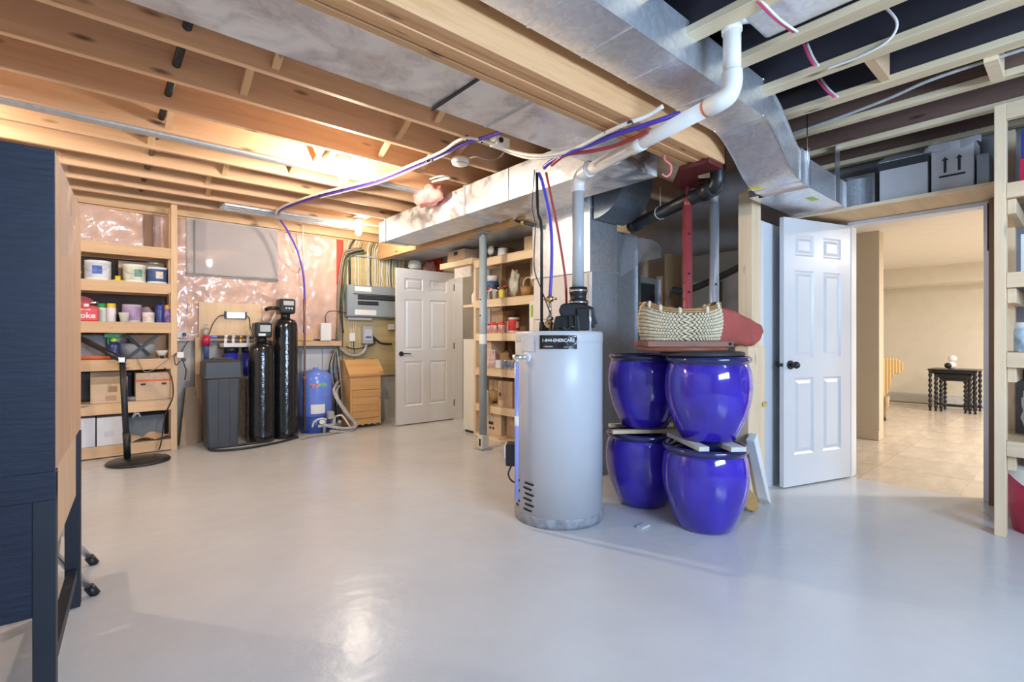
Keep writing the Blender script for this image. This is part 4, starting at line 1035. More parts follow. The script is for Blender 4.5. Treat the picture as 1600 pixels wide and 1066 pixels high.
def bottle(name, label, c, r, h, body, cap, lab=None, group=None, cat='bottle'):
    t = T(name, label, cat, c, random.uniform(-0.5, 0.5), group=group)
    P('bottle_body', mb().lathe([(0, 0), (r * 0.95, 0), (r, 0.006), (r, h * 0.58), (r * 0.85, h * 0.68), (r * 0.40, h * 0.80), (r * 0.38, h * 0.90), (0, h * 0.90)], n=16), body, t, local=True)
    P('bottle_cap', mb().lathe([(0, h * 0.88), (r * 0.46, h * 0.88), (r * 0.46, h), (0, h)], n=14), cap, t, local=True)
    if lab: P('paper_label', mb().lathe([(r * 1.01, h * 0.15), (r * 1.02, h * 0.16), (r * 1.02, h * 0.50), (r * 1.01, h * 0.51)], n=16), lab, t, local=True)
    return t
def jar(name, label, c, r, h, body, cap, lab=None, group=None, cat='jar'):
    t = T(name, label, cat, c, random.uniform(-0.5, 0.5), group=group)
    P('jar_body', mb().lathe([(0, 0), (r * 0.94, 0), (r, 0.006), (r, h * 0.72), (r * 0.88, h * 0.80), (0, h * 0.80)], n=18), body, t, local=True)
    P('lid', mb().lathe([(0, h * 0.78), (r * 0.94, h * 0.78), (r * 0.94, h * 0.99), (r * 0.9, h), (0, h)], n=18), cap, t, local=True)
    if lab: P('paper_label', mb().lathe([(r * 1.01, h * 0.15), (r * 1.02, h * 0.16), (r * 1.02, h * 0.6), (r * 1.01, h * 0.61)], n=18), lab, t, local=True)
    return t
def carton(name, label, c, w, d, h, mat, rz=0.0, tape=True, open_flaps=False, cat='carton', group=None, prints=()):
    """box with its base centre at c; local -y is its front"""
    t = T(name, label, cat, c, rz, group=group)
    P('box_body', mb().box(-w / 2, w / 2, -d / 2, d / 2, 0, h - 0.004), mat, t, bev=0.004, local=True)
    if open_flaps:
        P('flap', mb().hexa([(-w / 2, -d / 2, h - 0.004), (w / 2, -d / 2, h - 0.004), (w / 2, -d / 2 + 0.004, h - 0.004), (-w / 2, -d / 2 + 0.004, h - 0.004)],
                            [(-w / 2, -d / 2 - 0.05, h + 0.06), (w / 2, -d / 2 - 0.05, h + 0.06), (w / 2, -d / 2 - 0.046, h + 0.063), (-w / 2, -d / 2 - 0.046, h + 0.063)]), mat, t, local=True)
        P('flap', mb().hexa([(-w / 2, d / 2 - 0.004, h - 0.004), (w / 2, d / 2 - 0.004, h - 0.004), (w / 2, d / 2, h - 0.004), (-w / 2, d / 2, h - 0.004)],
                            [(-w / 2, d / 2 - 0.01, h + 0.10), (w / 2, d / 2 - 0.01, h + 0.10), (w / 2, d / 2 - 0.006, h + 0.10), (-w / 2, d / 2 - 0.006, h + 0.10)]), mat, t, local=True)
    else:
        P('flap', mb().box(-w / 2 + 0.001, w / 2 - 0.001, -d / 2 + 0.001, -0.002, h - 0.004, h), mat, t, local=True)
        P('flap', mb().box(-w / 2 + 0.001, w / 2 - 0.001, 0.002, d / 2 - 0.001, h - 0.004, h), mat, t, local=True)
    if tape: P('packing_tape', mb().box(-0.02, 0.02, -d / 2 - 0.001, -d / 2, h * 0.55, h - 0.003), M('tape_tan', (0.55, 0.40, 0.26), 0.3), t, local=True)
    for (x0, x1, z0, z1, pm_) in prints:
        P('print', mb().box(x0 * w, x1 * w, -d / 2 - 0.0016, -d / 2 - 0.0004, z0 * h, z1 * h), pm_, t, local=True)
    return t

# ================================================================== shelving along the back wall
LS = T('lumber_shelf', 'open lumber shelf with paint cans against the pink insulation', 'shelf', (0.0, 6.18, 0))
FY, BY = 6.0, 6.365
XL0, XL1 = -0.95, 0.616
tops = [2.03, 1.675, 1.285, 0.925, 0.515, 0.115]
for z in tops:
    P('front_rail', mb().box(XL0, XL1, FY, FY + 0.038, z - 0.105, z - 0.012), lumX, LS, bev=0.003)
    P('rear_rail', mb().box(XL0, XL1, BY - 0.038, BY, z - 0.105, z - 0.012), lumX, LS)
    P('shelf_board', mb().box(XL0, XL1 + 0.05, FY, BY, z - 0.012, z), plyM, LS)
P('post', mb().box(0.616, 0.669, FY - 0.002, FY + 0.088, 0, ZJ - 0.002), lumZ, LS, bev=0.003)
P('post', mb().box(0.625, 0.665, BY - 0.09, BY, 0, ZJ - 0.002), lumZ, LS, bev=0.003)
P('post', mb().box(XL0 - 0.04, XL0, FY, FY + 0.088, 0, ZJ - 0.002), lumZ, LS, bev=0.003)
P('post', mb().box(XL0 - 0.04, XL0, BY - 0.09, BY, 0, ZJ - 0.002), lumZ, LS, bev=0.003)
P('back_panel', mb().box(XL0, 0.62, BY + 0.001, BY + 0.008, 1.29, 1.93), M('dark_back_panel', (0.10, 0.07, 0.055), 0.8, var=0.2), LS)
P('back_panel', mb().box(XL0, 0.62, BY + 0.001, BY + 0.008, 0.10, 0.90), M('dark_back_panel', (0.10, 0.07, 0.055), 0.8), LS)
P('side_cleat', mb().box(0.600, 0.616, FY + 0.04, BY - 0.04, 1.58, 1.98), lumY, LS)
def LP(px, z, y=6.12):
    p = aY(px, 500, y); return (p.x, p.y, z + 0.001)
def wpx(n_, y=6.12, px=200): return abs(aY(px + n_ / 2, 500, y).x - aY(px - n_ / 2, 500, y).x)
pc = wpx(39)
can('paint_can', 'white paint can with blue label on the upper shelf', 'paint can', LP(153, tops[1]), 0.098, 0.185, M('white_blue_print', (0.62, 0.66, 0.74), 0.4, var=0.25, scale=9), paper, blue_print, bail=True)
can('paint_can', 'paint can with green and cream label on the upper shelf', 'paint can', LP(210, tops[1]), 0.090, 0.175, M('cream_print', (0.66, 0.66, 0.52), 0.45, var=0.25, scale=12), paper, teal, bail=True)
can('paint_can', 'paint can with navy label and pale seal on the upper shelf', 'paint can', LP(245.5, tops[1]), 0.084, 0.165, navy_print, paper, M('pale_seal', (0.75, 0.66, 0.56), 0.5), bail=True)
carton('carton', 'open tan carton behind the paint cans on the upper shelf', (0.40, 6.30, tops[1] + 0.001), 0.38, 0.08, 0.225, card_l, tape=False)
t = T('brass_fitting', 'small yellow brass fitting between the paint cans', 'fitting', LP(184, tops[1], 6.06))
P('dish', mb().lathe([(0, 0), (0.055, 0), (0.055, 0.008), (0.03, 0.014), (0, 0.014)], n=16), yellow, t, local=True)
P('stem', mb().lathe([(0.022, 0.012), (0.022, 0.05), (0, 0.052)], n=12), yellow, t, local=True)
# third shelf
ck = T('soda_case', 'red soda case with white script lettering on the middle shelf', 'soda case', LP(135, tops[2], 6.10), 0)
P('case_body', mb().box(-0.10, 0.085, -0.08, 0.10, 0, 0.135), red, ck, bev=0.01, local=True)
P('carry_handle', mb().box(-0.02, 0.02, -0.02, 0.02, 0.135, 0.165), paper, ck, bev=0.006, local=True)
P('case_side', mb().box(0.085, 0.088, -0.07, 0.09, 0.01, 0.125), M('dull_red', (0.45, 0.05, 0.05), 0.5), ck, local=True)
lettering('Coke', 0.072, paper, ck, (-0.015, -0.0825, 0.052))
lettering('classic soda', 0.022, paper, ck, (-0.02, -0.0825, 0.108))
S('tin_lid', mb().cyl((LP(127, 0)[0], 6.24, 1.285 + 0.125), (LP(127, 0)[0], 6.26, 1.285 + 0.125), 0.12, n=24), red, 'round red lid standing behind the soda case', 'lid')
jar('glass_jar', 'clear jar with silver lid behind the soda case', LP(147, tops[2], 6.26), 0.045, 0.20, clear, chrome)
spray('spray_can', 'white spray can with green cap', LP(159, tops[2]), 0.034, 0.175, M('white_green_print', (0.66, 0.74, 0.66), 0.35, var=0.2, scale=14), green)
spray('spray_can', 'white spray can with yellow cap', LP(174, tops[2]), 0.037, 0.178, M('pale_can', (0.80, 0.76, 0.80), 0.35, var=0.05), yellow)
t = T('paper_cup', 'pale paper cup in front of the purple tub', 'cup', LP(194, tops[2], 6.05))
P('cup', mb().lathe([(0, 0), (0.030, 0), (0.042, 0.088), (0.044, 0.090), (0.040, 0.090), (0.029, 0.004), (0, 0.004)], n=20), M('cup_cream', (0.80, 0.80, 0.70), 0.5), t, local=True)
t = can('storage_tub', 'purple and white patterned tub on the middle shelf', 'tub', LP(206, tops[2], 6.17), 0.078, 0.175, lilac, M('lilac_rim', (0.60, 0.52, 0.62), 0.4))
t = can('storage_tub', 'short white tub with brown print on the middle shelf', 'tub', LP(232, tops[2]), 0.050, 0.10, M('white_brown_print', (0.70, 0.64, 0.58), 0.5, var=0.25, scale=25), paper)
S('plastic_bag', lump((LP(230, 0)[0], 6.26, tops[2] + 0.075), 0.07, 0.05, 0.085, 8.1, 16, 10, 0.3), M('mauve_bag', (0.45, 0.34, 0.36), 0.4, var=0.2), 'crumpled mauve bag behind the short tub', 'bag')
spray('spray_can', 'dark blue spray can on the middle shelf', LP(250, tops[2]), 0.034, 0.18, M('blue_can', (0.05, 0.07, 0.30), 0.3, var=0.3, scale=16), blue)
spray('spray_can', 'blue and silver spray can at the back of the middle shelf', LP(247, tops[2], 6.25), 0.03, 0.17, M('blue_can', (0.05, 0.07, 0.30), 0.3), chrome)
spray('spray_can', 'purple spray can with red and yellow top', LP(263, tops[2], 6.07), 0.034, 0.18, M('multi_can', (0.22, 0.16, 0.42), 0.35, var=0.7, scale=22), M('red_yellow_cap', (0.7, 0.30, 0.08), 0.4, var=0.5, scale=30))
# fourth shelf
S('orange_tray', mb().lathe([(0, 0), (0.13, 0), (0.155, 0.03), (0.15, 0.034), (0.12, 0.008), (0, 0.008)], LP(147, tops[3], 6.14), 24), orange, 'shallow orange dish on the fourth shelf', 'dish')
S('grey_case', mb().box(-0.14, 0.12, 6.18, 6.34, tops[3] + 0.001, tops[3] + 0.24), M('dull_grey_plastic', (0.22, 0.22, 0.24), 0.5, var=0.2), 'dull grey plastic case at the back of the fourth shelf', 'case', bev=0.015)
sb = T('spray_bottle', 'green and yellow garden spray bottle on the fourth shelf', 'spray bottle', LP(178, tops[3], 6.12))
P('bottle_body', mb().lathe([(0, 0), (0.05, 0), (0.052, 0.01), (0.052, 0.13), (0.03, 0.17), (0, 0.17)], n=18), M('navy_bottle', (0.03, 0.04, 0.16), 0.3), sb, local=True)
P('neck', mb().lathe([(0.028, 0.17), (0.028, 0.205), (0, 0.205)], n=14), lime, sb, local=True)
P('trigger_head', mb().box(-0.075, 0.05, -0.025, 0.025, 0.205, 0.245).box(-0.05, -0.035, -0.012, 0.012, 0.14, 0.205), green, sb, bev=0.006, local=True)
P('head_top', mb().box(-0.05, 0.09, -0.02, 0.02, 0.247, 0.27), M('cream_plastic', (0.70, 0.66, 0.45), 0.5), sb, bev=0.004, local=True)
S('pamphlet', mb().hexa([(LP(166, 0)[0], 6.20, tops[3] + 0.16), (LP(166, 0)[0] + 0.10, 6.20, tops[3] + 0.17), (LP(166, 0)[0] + 0.10, 6.21, tops[3] + 0.17), (LP(166, 0)[0], 6.21, tops[3] + 0.16)],
                         [(LP(166, 0)[0] + 0.02, 6.24, tops[3] + 0.30), (LP(166, 0)[0] + 0.13, 6.24, tops[3] + 0.305), (LP(166, 0)[0] + 0.13, 6.25, tops[3] + 0.305), (LP(166, 0)[0] + 0.02, 6.25, tops[3] + 0.30)]), M('pale_blue_card', (0.62, 0.70, 0.76), 0.5), 'pale blue card behind the spray bottle', 'card')
for k, (x0, x1) in enumerate(((0.30, 0.52), (0.46, 0.27))):
    S('folded_tripod_leg', mb().bar((x0, 6.10 + 0.08 * k, tops[3] + 0.03), (x1, 6.12 + 0.08 * k, tops[3] + 0.235), 0.028, 0.028), black, ('black metal leg leaning right on the fourth shelf', 'black metal leg leaning left on the fourth shelf')[k], 'metal leg')
S('grey_tub', mb().lathe([(0, 0), (0.10, 0), (0.12, 0.14), (0.11, 0.15), (0, 0.15)], (0.36, 6.27, tops[3] + 0.001), 20, sx=1.3, sy=0.7), M('tub_grey', (0.34, 0.35, 0.37), 0.5), 'grey tub behind the crossed black legs', 'tub')
cw = T('work_lamp', 'small white clamp lamp on the fourth shelf', 'lamp', LP(253, tops[3], 6.05))
P('shade', mb().lathe([(0.0, 0.03), (0.03, 0.03), (0.05, 0.075), (0.052, 0.08), (0.046, 0.078), (0, 0.04)], n=18), paper, cw, local=True)
P('stem', mb().cyl((0, 0, 0), (0, 0, 0.035), 0.014, n=10), black, cw, local=True)
S('tan_carton_strip', mb().box(0.30, 0.60, 6.30, 6.35, tops[3] + 0.001, tops[3] + 0.24), card, 'brown card strip at the back of the fourth shelf', 'card')
# fifth shelf
carton('carton', 'open tan carton with hand print on the fifth shelf', LP(170, tops[4], 6.13), 0.27, 0.24, 0.185, card_l, open_flaps=True, prints=((-0.02, 0.22, 0.55, 0.85, M('faint_print', (0.36, 0.24, 0.15), 0.8)), (-0.1, 0.2, 0.12, 0.38, M('faint_print2', (0.48, 0.33, 0.22), 0.8))))
S('black_crate', mb().box(-0.30, 0.33, 6.27, 6.35, tops[4] + 0.001, tops[4] + 0.29), black_matte, 'black plastic crate behind the open carton', 'crate', bev=0.02)
carton('carton', 'wide tan carton with dark hand holes on the fifth shelf', (0.475, 6.17, tops[4] + 0.001), 0.28, 0.26, 0.27, card_l, prints=((-0.36, -0.22, 0.55, 0.62, ink), (0.24, 0.38, 0.55, 0.62, ink), (-0.5, 0.5, 0.68, 0.76, orange)))
S('clear_dish', mb().lathe([(0, 0), (0.05, 0), (0.065, 0.04), (0.06, 0.04), (0.046, 0.005), (0, 0.005)], LP(208, tops[4], 6.1), 16), clear, 'little clear dish between the fifth shelf cartons', 'dish')
# bottom shelf
carton('carton', 'white carton at the cabinet end of the bottom shelf', (-0.115, 6.15, tops[5] + 0.001), 0.30, 0.26, 0.27, M('white_carton', (0.72, 0.72, 0.76), 0.6, var=0.04), tape=False, prints=((-0.2, 0.0, 0.3, 0.55, M('faint_grey', (0.62, 0.62, 0.66), 0.7)),))
carton('carton', 'white carton beside the black stand pole on the bottom shelf', (0.15, 6.15, tops[5] + 0.001), 0.21, 0.26, 0.265, M('white_carton', (0.72, 0.72, 0.76), 0.6), tape=False, prints=((-0.25, 0.1, 0.3, 0.5, M('faint_grey', (0.62, 0.62, 0.66), 0.7)),))
carton('carton', 'dark open carton on the bottom shelf near the post', (0.42, 6.22, tops[5] + 0.001), 0.30, 0.20, 0.24, M('slate_carton', (0.16, 0.18, 0.20), 0.7), tape=False)
S('crumpled_cardboard', mb().grid(lambda u, v: (0.30 + 0.31 * u, 6.01 + 0.10 * v, tops[5] + 0.004 + 0.075 * abs(math.sin(5 * u + 2 * v)) * (0.5 + 0.5 * v)), 10, 5), card, 'crumpled brown cardboard on the bottom shelf', 'cardboard')
S('ribbon_bow', mb().tube([(0.30, 6.03, 0.45), (0.33, 6.02, 0.41), (0.31, 6.01, 0.36), (0.35, 6.01, 0.40), (0.37, 6.02, 0.36)], 0.010, 6, smooth_steps=4), clear, 'scrap of clear ribbon by the stand pole', 'ribbon')

# ================================================================== umbrella stand with bent arm
us = T('pole_stand', 'black pole stand with round base and bent arm before the shelf', 'stand', (0.335, 5.60, 0))
P('base_disc', mb().lathe([(0, 0), (0.238, 0), (0.242, 0.012), (0.23, 0.026), (0.05, 0.042), (0, 0.042)], (0.335, 5.62, 0), 48), M('black_cast', (0.018, 0.018, 0.02), 0.35, var=0.3, scale=20, bump=0.3), us)
pb = aD(199, 718, 4.47); pt_ = aD(191, 563, 4.42)
P('pole', mb().cyl((pb.x, pb.y, 0.035), (pt_.x, pt_.y, pt_.z), 0.024, n=16), black, us)
P('pole_sleeve', mb().cyl((pb.x, pb.y, 0.05), Vector((pb.x, pb.y, 0.05)).lerp(pt_, 0.26), 0.027, n=16), black, us)
P('elbow_joint', mb().sphere(tuple(pt_), 0.031, 14, 10), black, us)
ae = aD(112, 522, 4.55)
P('arm', mb().tube([pt_, pt_.lerp(ae, 0.35) + Vector((0, 0, 0.005)), ae], 0.026, 12), black, us)
P('clamp', mb().box(pt_.x - 0.03, pt_.x + 0.02, pt_.y - 0.045, pt_.y - 0.02, pt_.z - 0.02, pt_.z + 0.03), chrome, us, bev=0.006)
cd = [aY(257, 575, 5.97), aY(268, 590, 5.95), aY(270, 620, 5.95), aY(258, 650, 5.95), aY(252, 690, 5.9)] + [Vector((0.50, 5.80, 0.06))]
S('power_cord', mb().tube(cd, 0.006, 6, smooth_steps=6), cable_k, 'black cord hanging from the shelf to the pole stand', 'cord')
S('power_cord', mb().tube([aY(214, 560, 5.985), aY(225, 580, 5.97), aY(240, 578, 5.97), aY(257, 566, 5.98), aY(280, 548, 5.98)], 0.004, 6, smooth_steps=6), cable_t, 'thin tan cord sagging across the fourth shelf rail', 'cord')

# ================================================================== navy cabinet, left edge of the picture
cx0, cx1, cy0, cy1 = -0.90, -0.078, 1.945, 2.79
nc = T('navy_cabinet', 'tall navy painted cabinet with bare wood side on dark legs', 'cabinet', (cx1, cy0, 0), R(-3.2))
P('upper_case', mb().box(cx0, cx1 - 0.006, cy0 + 0.012, cy1, 0.742, 1.66), cab_wood, nc)
P('side_board', mb().box(cx1 - 0.006, cx1, cy0 + 0.012, 2.33, 0.742, 1.665), cab_wood, nc)
P('side_board', mb().box(cx1 - 0.006, cx1, 2.335, cy1, 0.742, 1.665), cab_wood, nc)
P('front_panel', mb().box(cx0, cx1, cy0, cy0 + 0.012, 0.735, 1.668), navy, nc, bev=0.002)
P('lower_case', mb().box(cx0 + 0.02, cx1 - 0.012, cy0 + 0.04, cy1 - 0.03, 0.47, 0.735), cab_pale, nc)
P('apron', mb().box(cx0, cx1 - 0.035, cy0 + 0.006, cy0 + 0.025, 0.325, 0.70), navy, nc)
P('rail', mb().box(cx0, cx1 + 0.002, cy0 - 0.004, cy0 + 0.05, 0.655, 0.738), navy, nc, bev=0.003)
for (lx, ly) in ((cx1 - 0.048, cy0), (cx1 - 0.048, cy1 - 0.05), (cx0, cy0), (cx0, cy1 - 0.05)):
    P('leg', mb().box(lx, lx + 0.05, ly, ly + 0.05, 0, 0.735), M('dark_leg_paint', (0.012, 0.016, 0.026), 0.5, var=0.2), nc, bev=0.003)
P('stretcher', mb().box(cx1 - 0.04, cx1 - 0.008, cy0 + 0.05, cy1 - 0.05, 0.12, 0.165), M('dark_leg_paint', (0.012, 0.016, 0.026), 0.5), nc)
P('plastic_wrap', mb().grid(lambda u, v: (cx1 + 0.004 + 0.006 * math.sin(9 * u + 4 * v) + 0.004 * v, cy0 + 0.012 + (cy1 - cy0 + 0.03) * u, 1.675 - (0.10 + 0.26 * (1 - u) * 0.6 + 0.07 * math.sin(6 * u)) * v), 22, 8), film, nc, label='clear plastic wrap over the top edge')

# step stool behind the cabinet
so = T('step_stool', 'folding step stool with silver legs behind the navy cabinet', 'stool', (-0.13, 2.97, 0))
for yy in (2.83, 3.215):
    P('leg', mb().cyl((0.002, yy, 0.03), (-0.28, yy, 0.47), 0.014, n=12), alu, so)
    P('rubber_foot', mb().cyl((0.018, yy, 0.0), (-0.006, yy, 0.042), 0.019, n=12), black, so)
    P('leg', mb().cyl((-0.46, yy, 0.03), (-0.17, yy, 0.47), 0.014, n=12), alu, so)
    P('rubber_foot', mb().cyl((-0.475, yy, 0.0), (-0.452, yy, 0.042), 0.019, n=12), black, so)
P('tread', mb().box(-0.30, -0.10, 2.80, 3.25, 0.21, 0.235), foam, so, bev=0.006)
P('seat', mb().box(-0.40, -0.10, 2.80, 3.25, 0.465, 0.50), foam, so, bev=0.01)
# ================================================================== water treatment
br = T('brine_tank', 'square dark grey lidded brine tank beside the softener', 'brine tank', (1.03, 5.90, 0))
bx0, bx1, by0, by1 = 0.875, 1.195, 5.74, 6.06
def tank_ring(z, g): return [(bx0 + g, by0 + g, z), (bx1 - g, by0 + g, z), (bx1 - g, by1 - g, z), (bx0 + g, by1 - g, z)]
brM = M('brine_black', (0.045, 0.050, 0.060), 0.45, var=0.1)
P('tank_body', mb().hexa(tank_ring(0, 0.022), tank_ring(0.72, 0.006)), brM, br, bev=0.02)
for k in range(2):
    x = bx0 + 0.115 + 0.10 * k
    P('moulded_rib', mb().hexa([(x, by0 + 0.016, 0.06), (x + 0.008, by0 + 0.016, 0.06), (x + 0.008, by0 + 0.03, 0.06), (x, by0 + 0.03, 0.06)], [(x, by0 + 0.0, 0.715), (x + 0.008, by0 + 0.0, 0.715), (x + 0.008, by0 + 0.02, 0.715), (x, by0 + 0.02, 0.715)]), brM, br)
P('lid', mb().hexa(tank_ring(0.715, -0.008), tank_ring(0.885, 0.0)).hexa(tank_ring(0.885, 0.0), tank_ring(0.915, 0.06)), brM, br, bev=0.01)
P('lid_grip', mb().box(0.95, 1.12, 5.80, 5.86, 0.912, 0.93), brM, br, bev=0.006)
def media_tank(name, label, c, r, h, hh):
    t = T(name, label, 'water filter tank', (c[0], c[1], 0))
    P('tank_body', mb().lathe([(0, 0), (r * 0.96, 0), (r, 0.02), (r, 0.12), (r * 0.985, 0.13), (r * 0.985, h - 0.13), (r * 0.94, h - 0.07), (r * 0.78, h - 0.025), (r * 0.45, h - 0.004), (0.045, h), (0, h)], (c[0], c[1], 0), 40), black_gloss, t)
    P('neck', mb().cyl((c[0], c[1], h - 0.01), (c[0], c[1], h + 0.06), 0.05, n=20), black, t)
    hd = P('control_head', mb().box(c[0] - 0.085, c[0] + 0.085, c[1] - 0.10, c[1] + 0.08, h + 0.045, h + 0.045 + hh), black, t, bev=0.022)
    return t, hd
sf, hd = media_tank('softener_tank', 'shorter black softener tank with control head next to the brine tank', (1.425, 5.885), 0.134, 1.09, 0.165)
P('display', mb().box(1.385, 1.49, 5.777, 5.787, 1.20, 1.27), M('lcd_grey', (0.50, 0.54, 0.56), 0.2), hd)
P('button_strip', mb().box(1.37, 1.44, 5.777, 5.787, 1.155, 1.18), paper, hd)
ct, hd = media_tank('filter_tank', 'taller black filter tank with control head by the blue pressure tank', (1.69, 5.95), 0.132, 1.36, 0.17)
P('display', mb().box(1.64, 1.75, 5.842, 5.852, 1.50, 1.55), M('lcd_grey', (0.50, 0.54, 0.56), 0.2), hd)
for k in range(3):
    P('button', mb().prism([(1.66 + 0.03 * k, 1.475), (1.683 + 0.03 * k, 1.475), (1.6715 + 0.03 * k, 1.452)], 'Y', 5.842, 5.852), paper, hd)
P('bypass_pipe', mb().tube([(1.62, 5.98, 1.47), (1.54, 6.02, 1.47), (1.50, 6.04, 1.45)], 0.022, 10), black, ct)
S('drain_slab', mb().box(1.20, 1.95, 5.80, 6.05, 0.0, 0.0006), concrete, 'bare concrete strip under the black tanks', 'concrete strip')

# pressure tank
pz = T('pressure_tank', 'bright blue pressure tank with white tag near the pine bin', 'pressure tank', (2.085, 6.12, 0))
c = (2.085, 6.12, 0)
P('tank_body', mb().lathe([(0, 0.16), (0.12, 0.165), (0.178, 0.20), (0.190, 0.25), (0.190, 0.62), (0.175, 0.69), (0.12, 0.735), (0.04, 0.752), (0, 0.752)], c, 40), tank_blue, pz)
P('skirt', mb().lathe([(0.165, 0.0), (0.175, 0.0), (0.165, 0.19), (0.155, 0.19)], c, 40), M('skirt_blue', (0.05, 0.12, 0.46), 0.35), pz)
P('weld_seam', mb().lathe([(0.190, 0.43), (0.1925, 0.433), (0.1925, 0.437), (0.190, 0.44)], c, 40), tank_blue, pz)
P('top_valve', mb().lathe([(0.03, 0.75), (0.03, 0.775), (0, 0.778)], c, 12), tank_blue, pz)
def cpatch(c, r, a0, a1, z0, z1):
    return mb().grid(lambda u, v: (c[0] + r * math.sin(a0 + (a1 - a0) * u), c[1] - r * math.cos(a0 + (a1 - a0) * u), z0 + (z1 - z0) * v), 8, 1)
P('brand_label', cpatch(c, 0.1925, R(-38), R(-8), 0.545, 0.59), M('red_white_print', (0.62, 0.30, 0.38), 0.4, var=0.6, scale=40), pz)
P('brand_label', cpatch(c, 0.1925, R(-8), R(24), 0.555, 0.60), M('green_print', (0.22, 0.55, 0.35), 0.4, var=0.4, scale=40), pz)
P('white_tag', cpatch(c, 0.1935, R(-34), R(14), 0.235, 0.345), paper, pz)
# pump manifold at its foot
pm = T('pump_manifold', 'cluster of small valves and grey pipes at the pressure tank foot', 'pipe fittings', (2.20, 5.88, 0))
P('valve', mb().cyl((2.02, 5.86, 0.10), (2.30, 5.88, 0.09), 0.020, n=10), galvD, pm)
P('valve', mb().cyl((2.10, 5.86, 0.0), (2.10, 5.86, 0.17), 0.018, n=10), galvD, pm)
P('valve', mb().cyl((2.22, 5.88, 0.0), (2.22, 5.88, 0.20), 0.022, n=10), M('grey_plastic', (0.40, 0.40, 0.41), 0.5), pm)
P('gauge', mb().cyl((2.06, 5.85, 0.15), (2.06, 5.83, 0.15), 0.028, n=14), paper, pm)
P('switch_box', mb().box(2.14, 2.21, 5.84, 5.91, 0.17, 0.26), M('grey_plastic', (0.40, 0.40, 0.41), 0.5), pm, bev=0.006)
P('knob', mb().sphere((2.28, 5.86, 0.12), 0.025, 10, 8), M('grey_plastic', (0.40, 0.40, 0.41), 0.5), pm)
P('hose', mb().tube([(1.96, 5.86, 0.10), (1.98, 5.85, 0.16), (2.05, 5.84, 0.19), (2.12, 5.85, 0.17)], 0.010, 8, smooth_steps=5), cable_w, pm)
P('hose', mb().tube([(2.24, 5.88, 0.19), (2.30, 5.85, 0.20), (2.36, 5.84, 0.12), (2.40, 5.84, 0.05)], 0.010, 8, smooth_steps=5), cable_w, pm)
# pipes and hoses by the pressure tank
S('riser_pipe', mb().tube([aY(475, 468, 6.0), aY(476, 520, 6.0), aY(476, 575, 6.0), aY(476, 672, 5.95)], 0.013, 8), M('dark_copper', (0.22, 0.12, 0.09), 0.4, 0.6), 'dark copper riser pipe beside the taller black tank', 'pipe')
S('pipe_coupling', mb().cyl(aY(476, 588, 5.99), aY(476, 594, 5.99), 0.020, n=10), M('rust', (0.36, 0.10, 0.05), 0.6), 'rust coloured coupling on the copper riser', 'coupling')
S('grey_hose', mb().tube([aY(533, 592, 6.32), aY(526, 600, 6.12), aY(522, 614, 5.95), aY(538, 642, 5.85), aY(553, 660, 5.85), aY(552, 668, 5.80), aY(530, 669, 5.80), aY(505, 664, 5.82)], 0.018, 10, smooth_steps=6), hose_grey, 'grey ribbed hose looping from the wall past the pine bin', 'hose')
S('grey_hose', mb().tube([aY(534, 600, 6.31), aY(528, 606, 6.10), aY(527, 620, 5.97), aY(545, 648, 5.88), aY(557, 664, 5.86), aY(545, 674, 5.80), aY(515, 674, 5.80)], 0.014, 10, smooth_steps=6), hose_grey, 'second thinner grey hose looping beside the pine bin', 'hose')
S('floor_hose', mb().tube([aZ(548, 670, 0.014), aZ(520, 677, 0.014), aZ(490, 681, 0.014), aZ(470, 686, 0.014)], 0.012, 8, smooth_steps=5), M('dusty_hose', (0.36, 0.33, 0.28), 0.6), 'dusty hose lying on the floor by the pressure tank', 'hose')
hz = [aZ(px, py, 0.014) for px, py in ((466, 683), (440, 690), (400, 698), (362, 703), (335, 704), (326, 702), (330, 699), (350, 698), (385, 694), (420, 689))]
S('drain_hose', mb().tube(hz, 0.012, 8, smooth_steps=6), cable_k, 'black drain hose curled on the floor before the brine tank', 'hose')
# bundle of black cables hanging on the wall
wbk = T('cable_hank', 'hank of dark cables hanging beside the pine bin', 'cables', (2.38, 6.25, 0.8))
for k in range(6):
    o_ = 0.018 * (k - 2.5)
    a_ = aY(523 + k * 0.6, 545, 6.22); b_ = aY(514 + 3.4 * k, 578, 6.16); c_ = aY(523 + 2.2 * k, 620, 6.2); d_ = aY(527 + 1.5 * k, 660, 6.25)
    P('cable', mb().tube([a_, b_, c_, d_], 0.007, 6, smooth_steps=5), (cable_k, hose_grey, cable_k, cable_t, cable_k, hose_grey)[k], wbk)
S('blue_jug', mb().lathe([(0, 0), (0.05, 0), (0.055, 0.02), (0.055, 0.13), (0.02, 0.20), (0.02, 0.22), (0, 0.22)], (2.385, 6.30, 0.60), 14), M('blue_white_jug', (0.40, 0.50, 0.72), 0.4, var=0.5, scale=18), 'pale blue and white bag hanging behind the cables', 'bag')
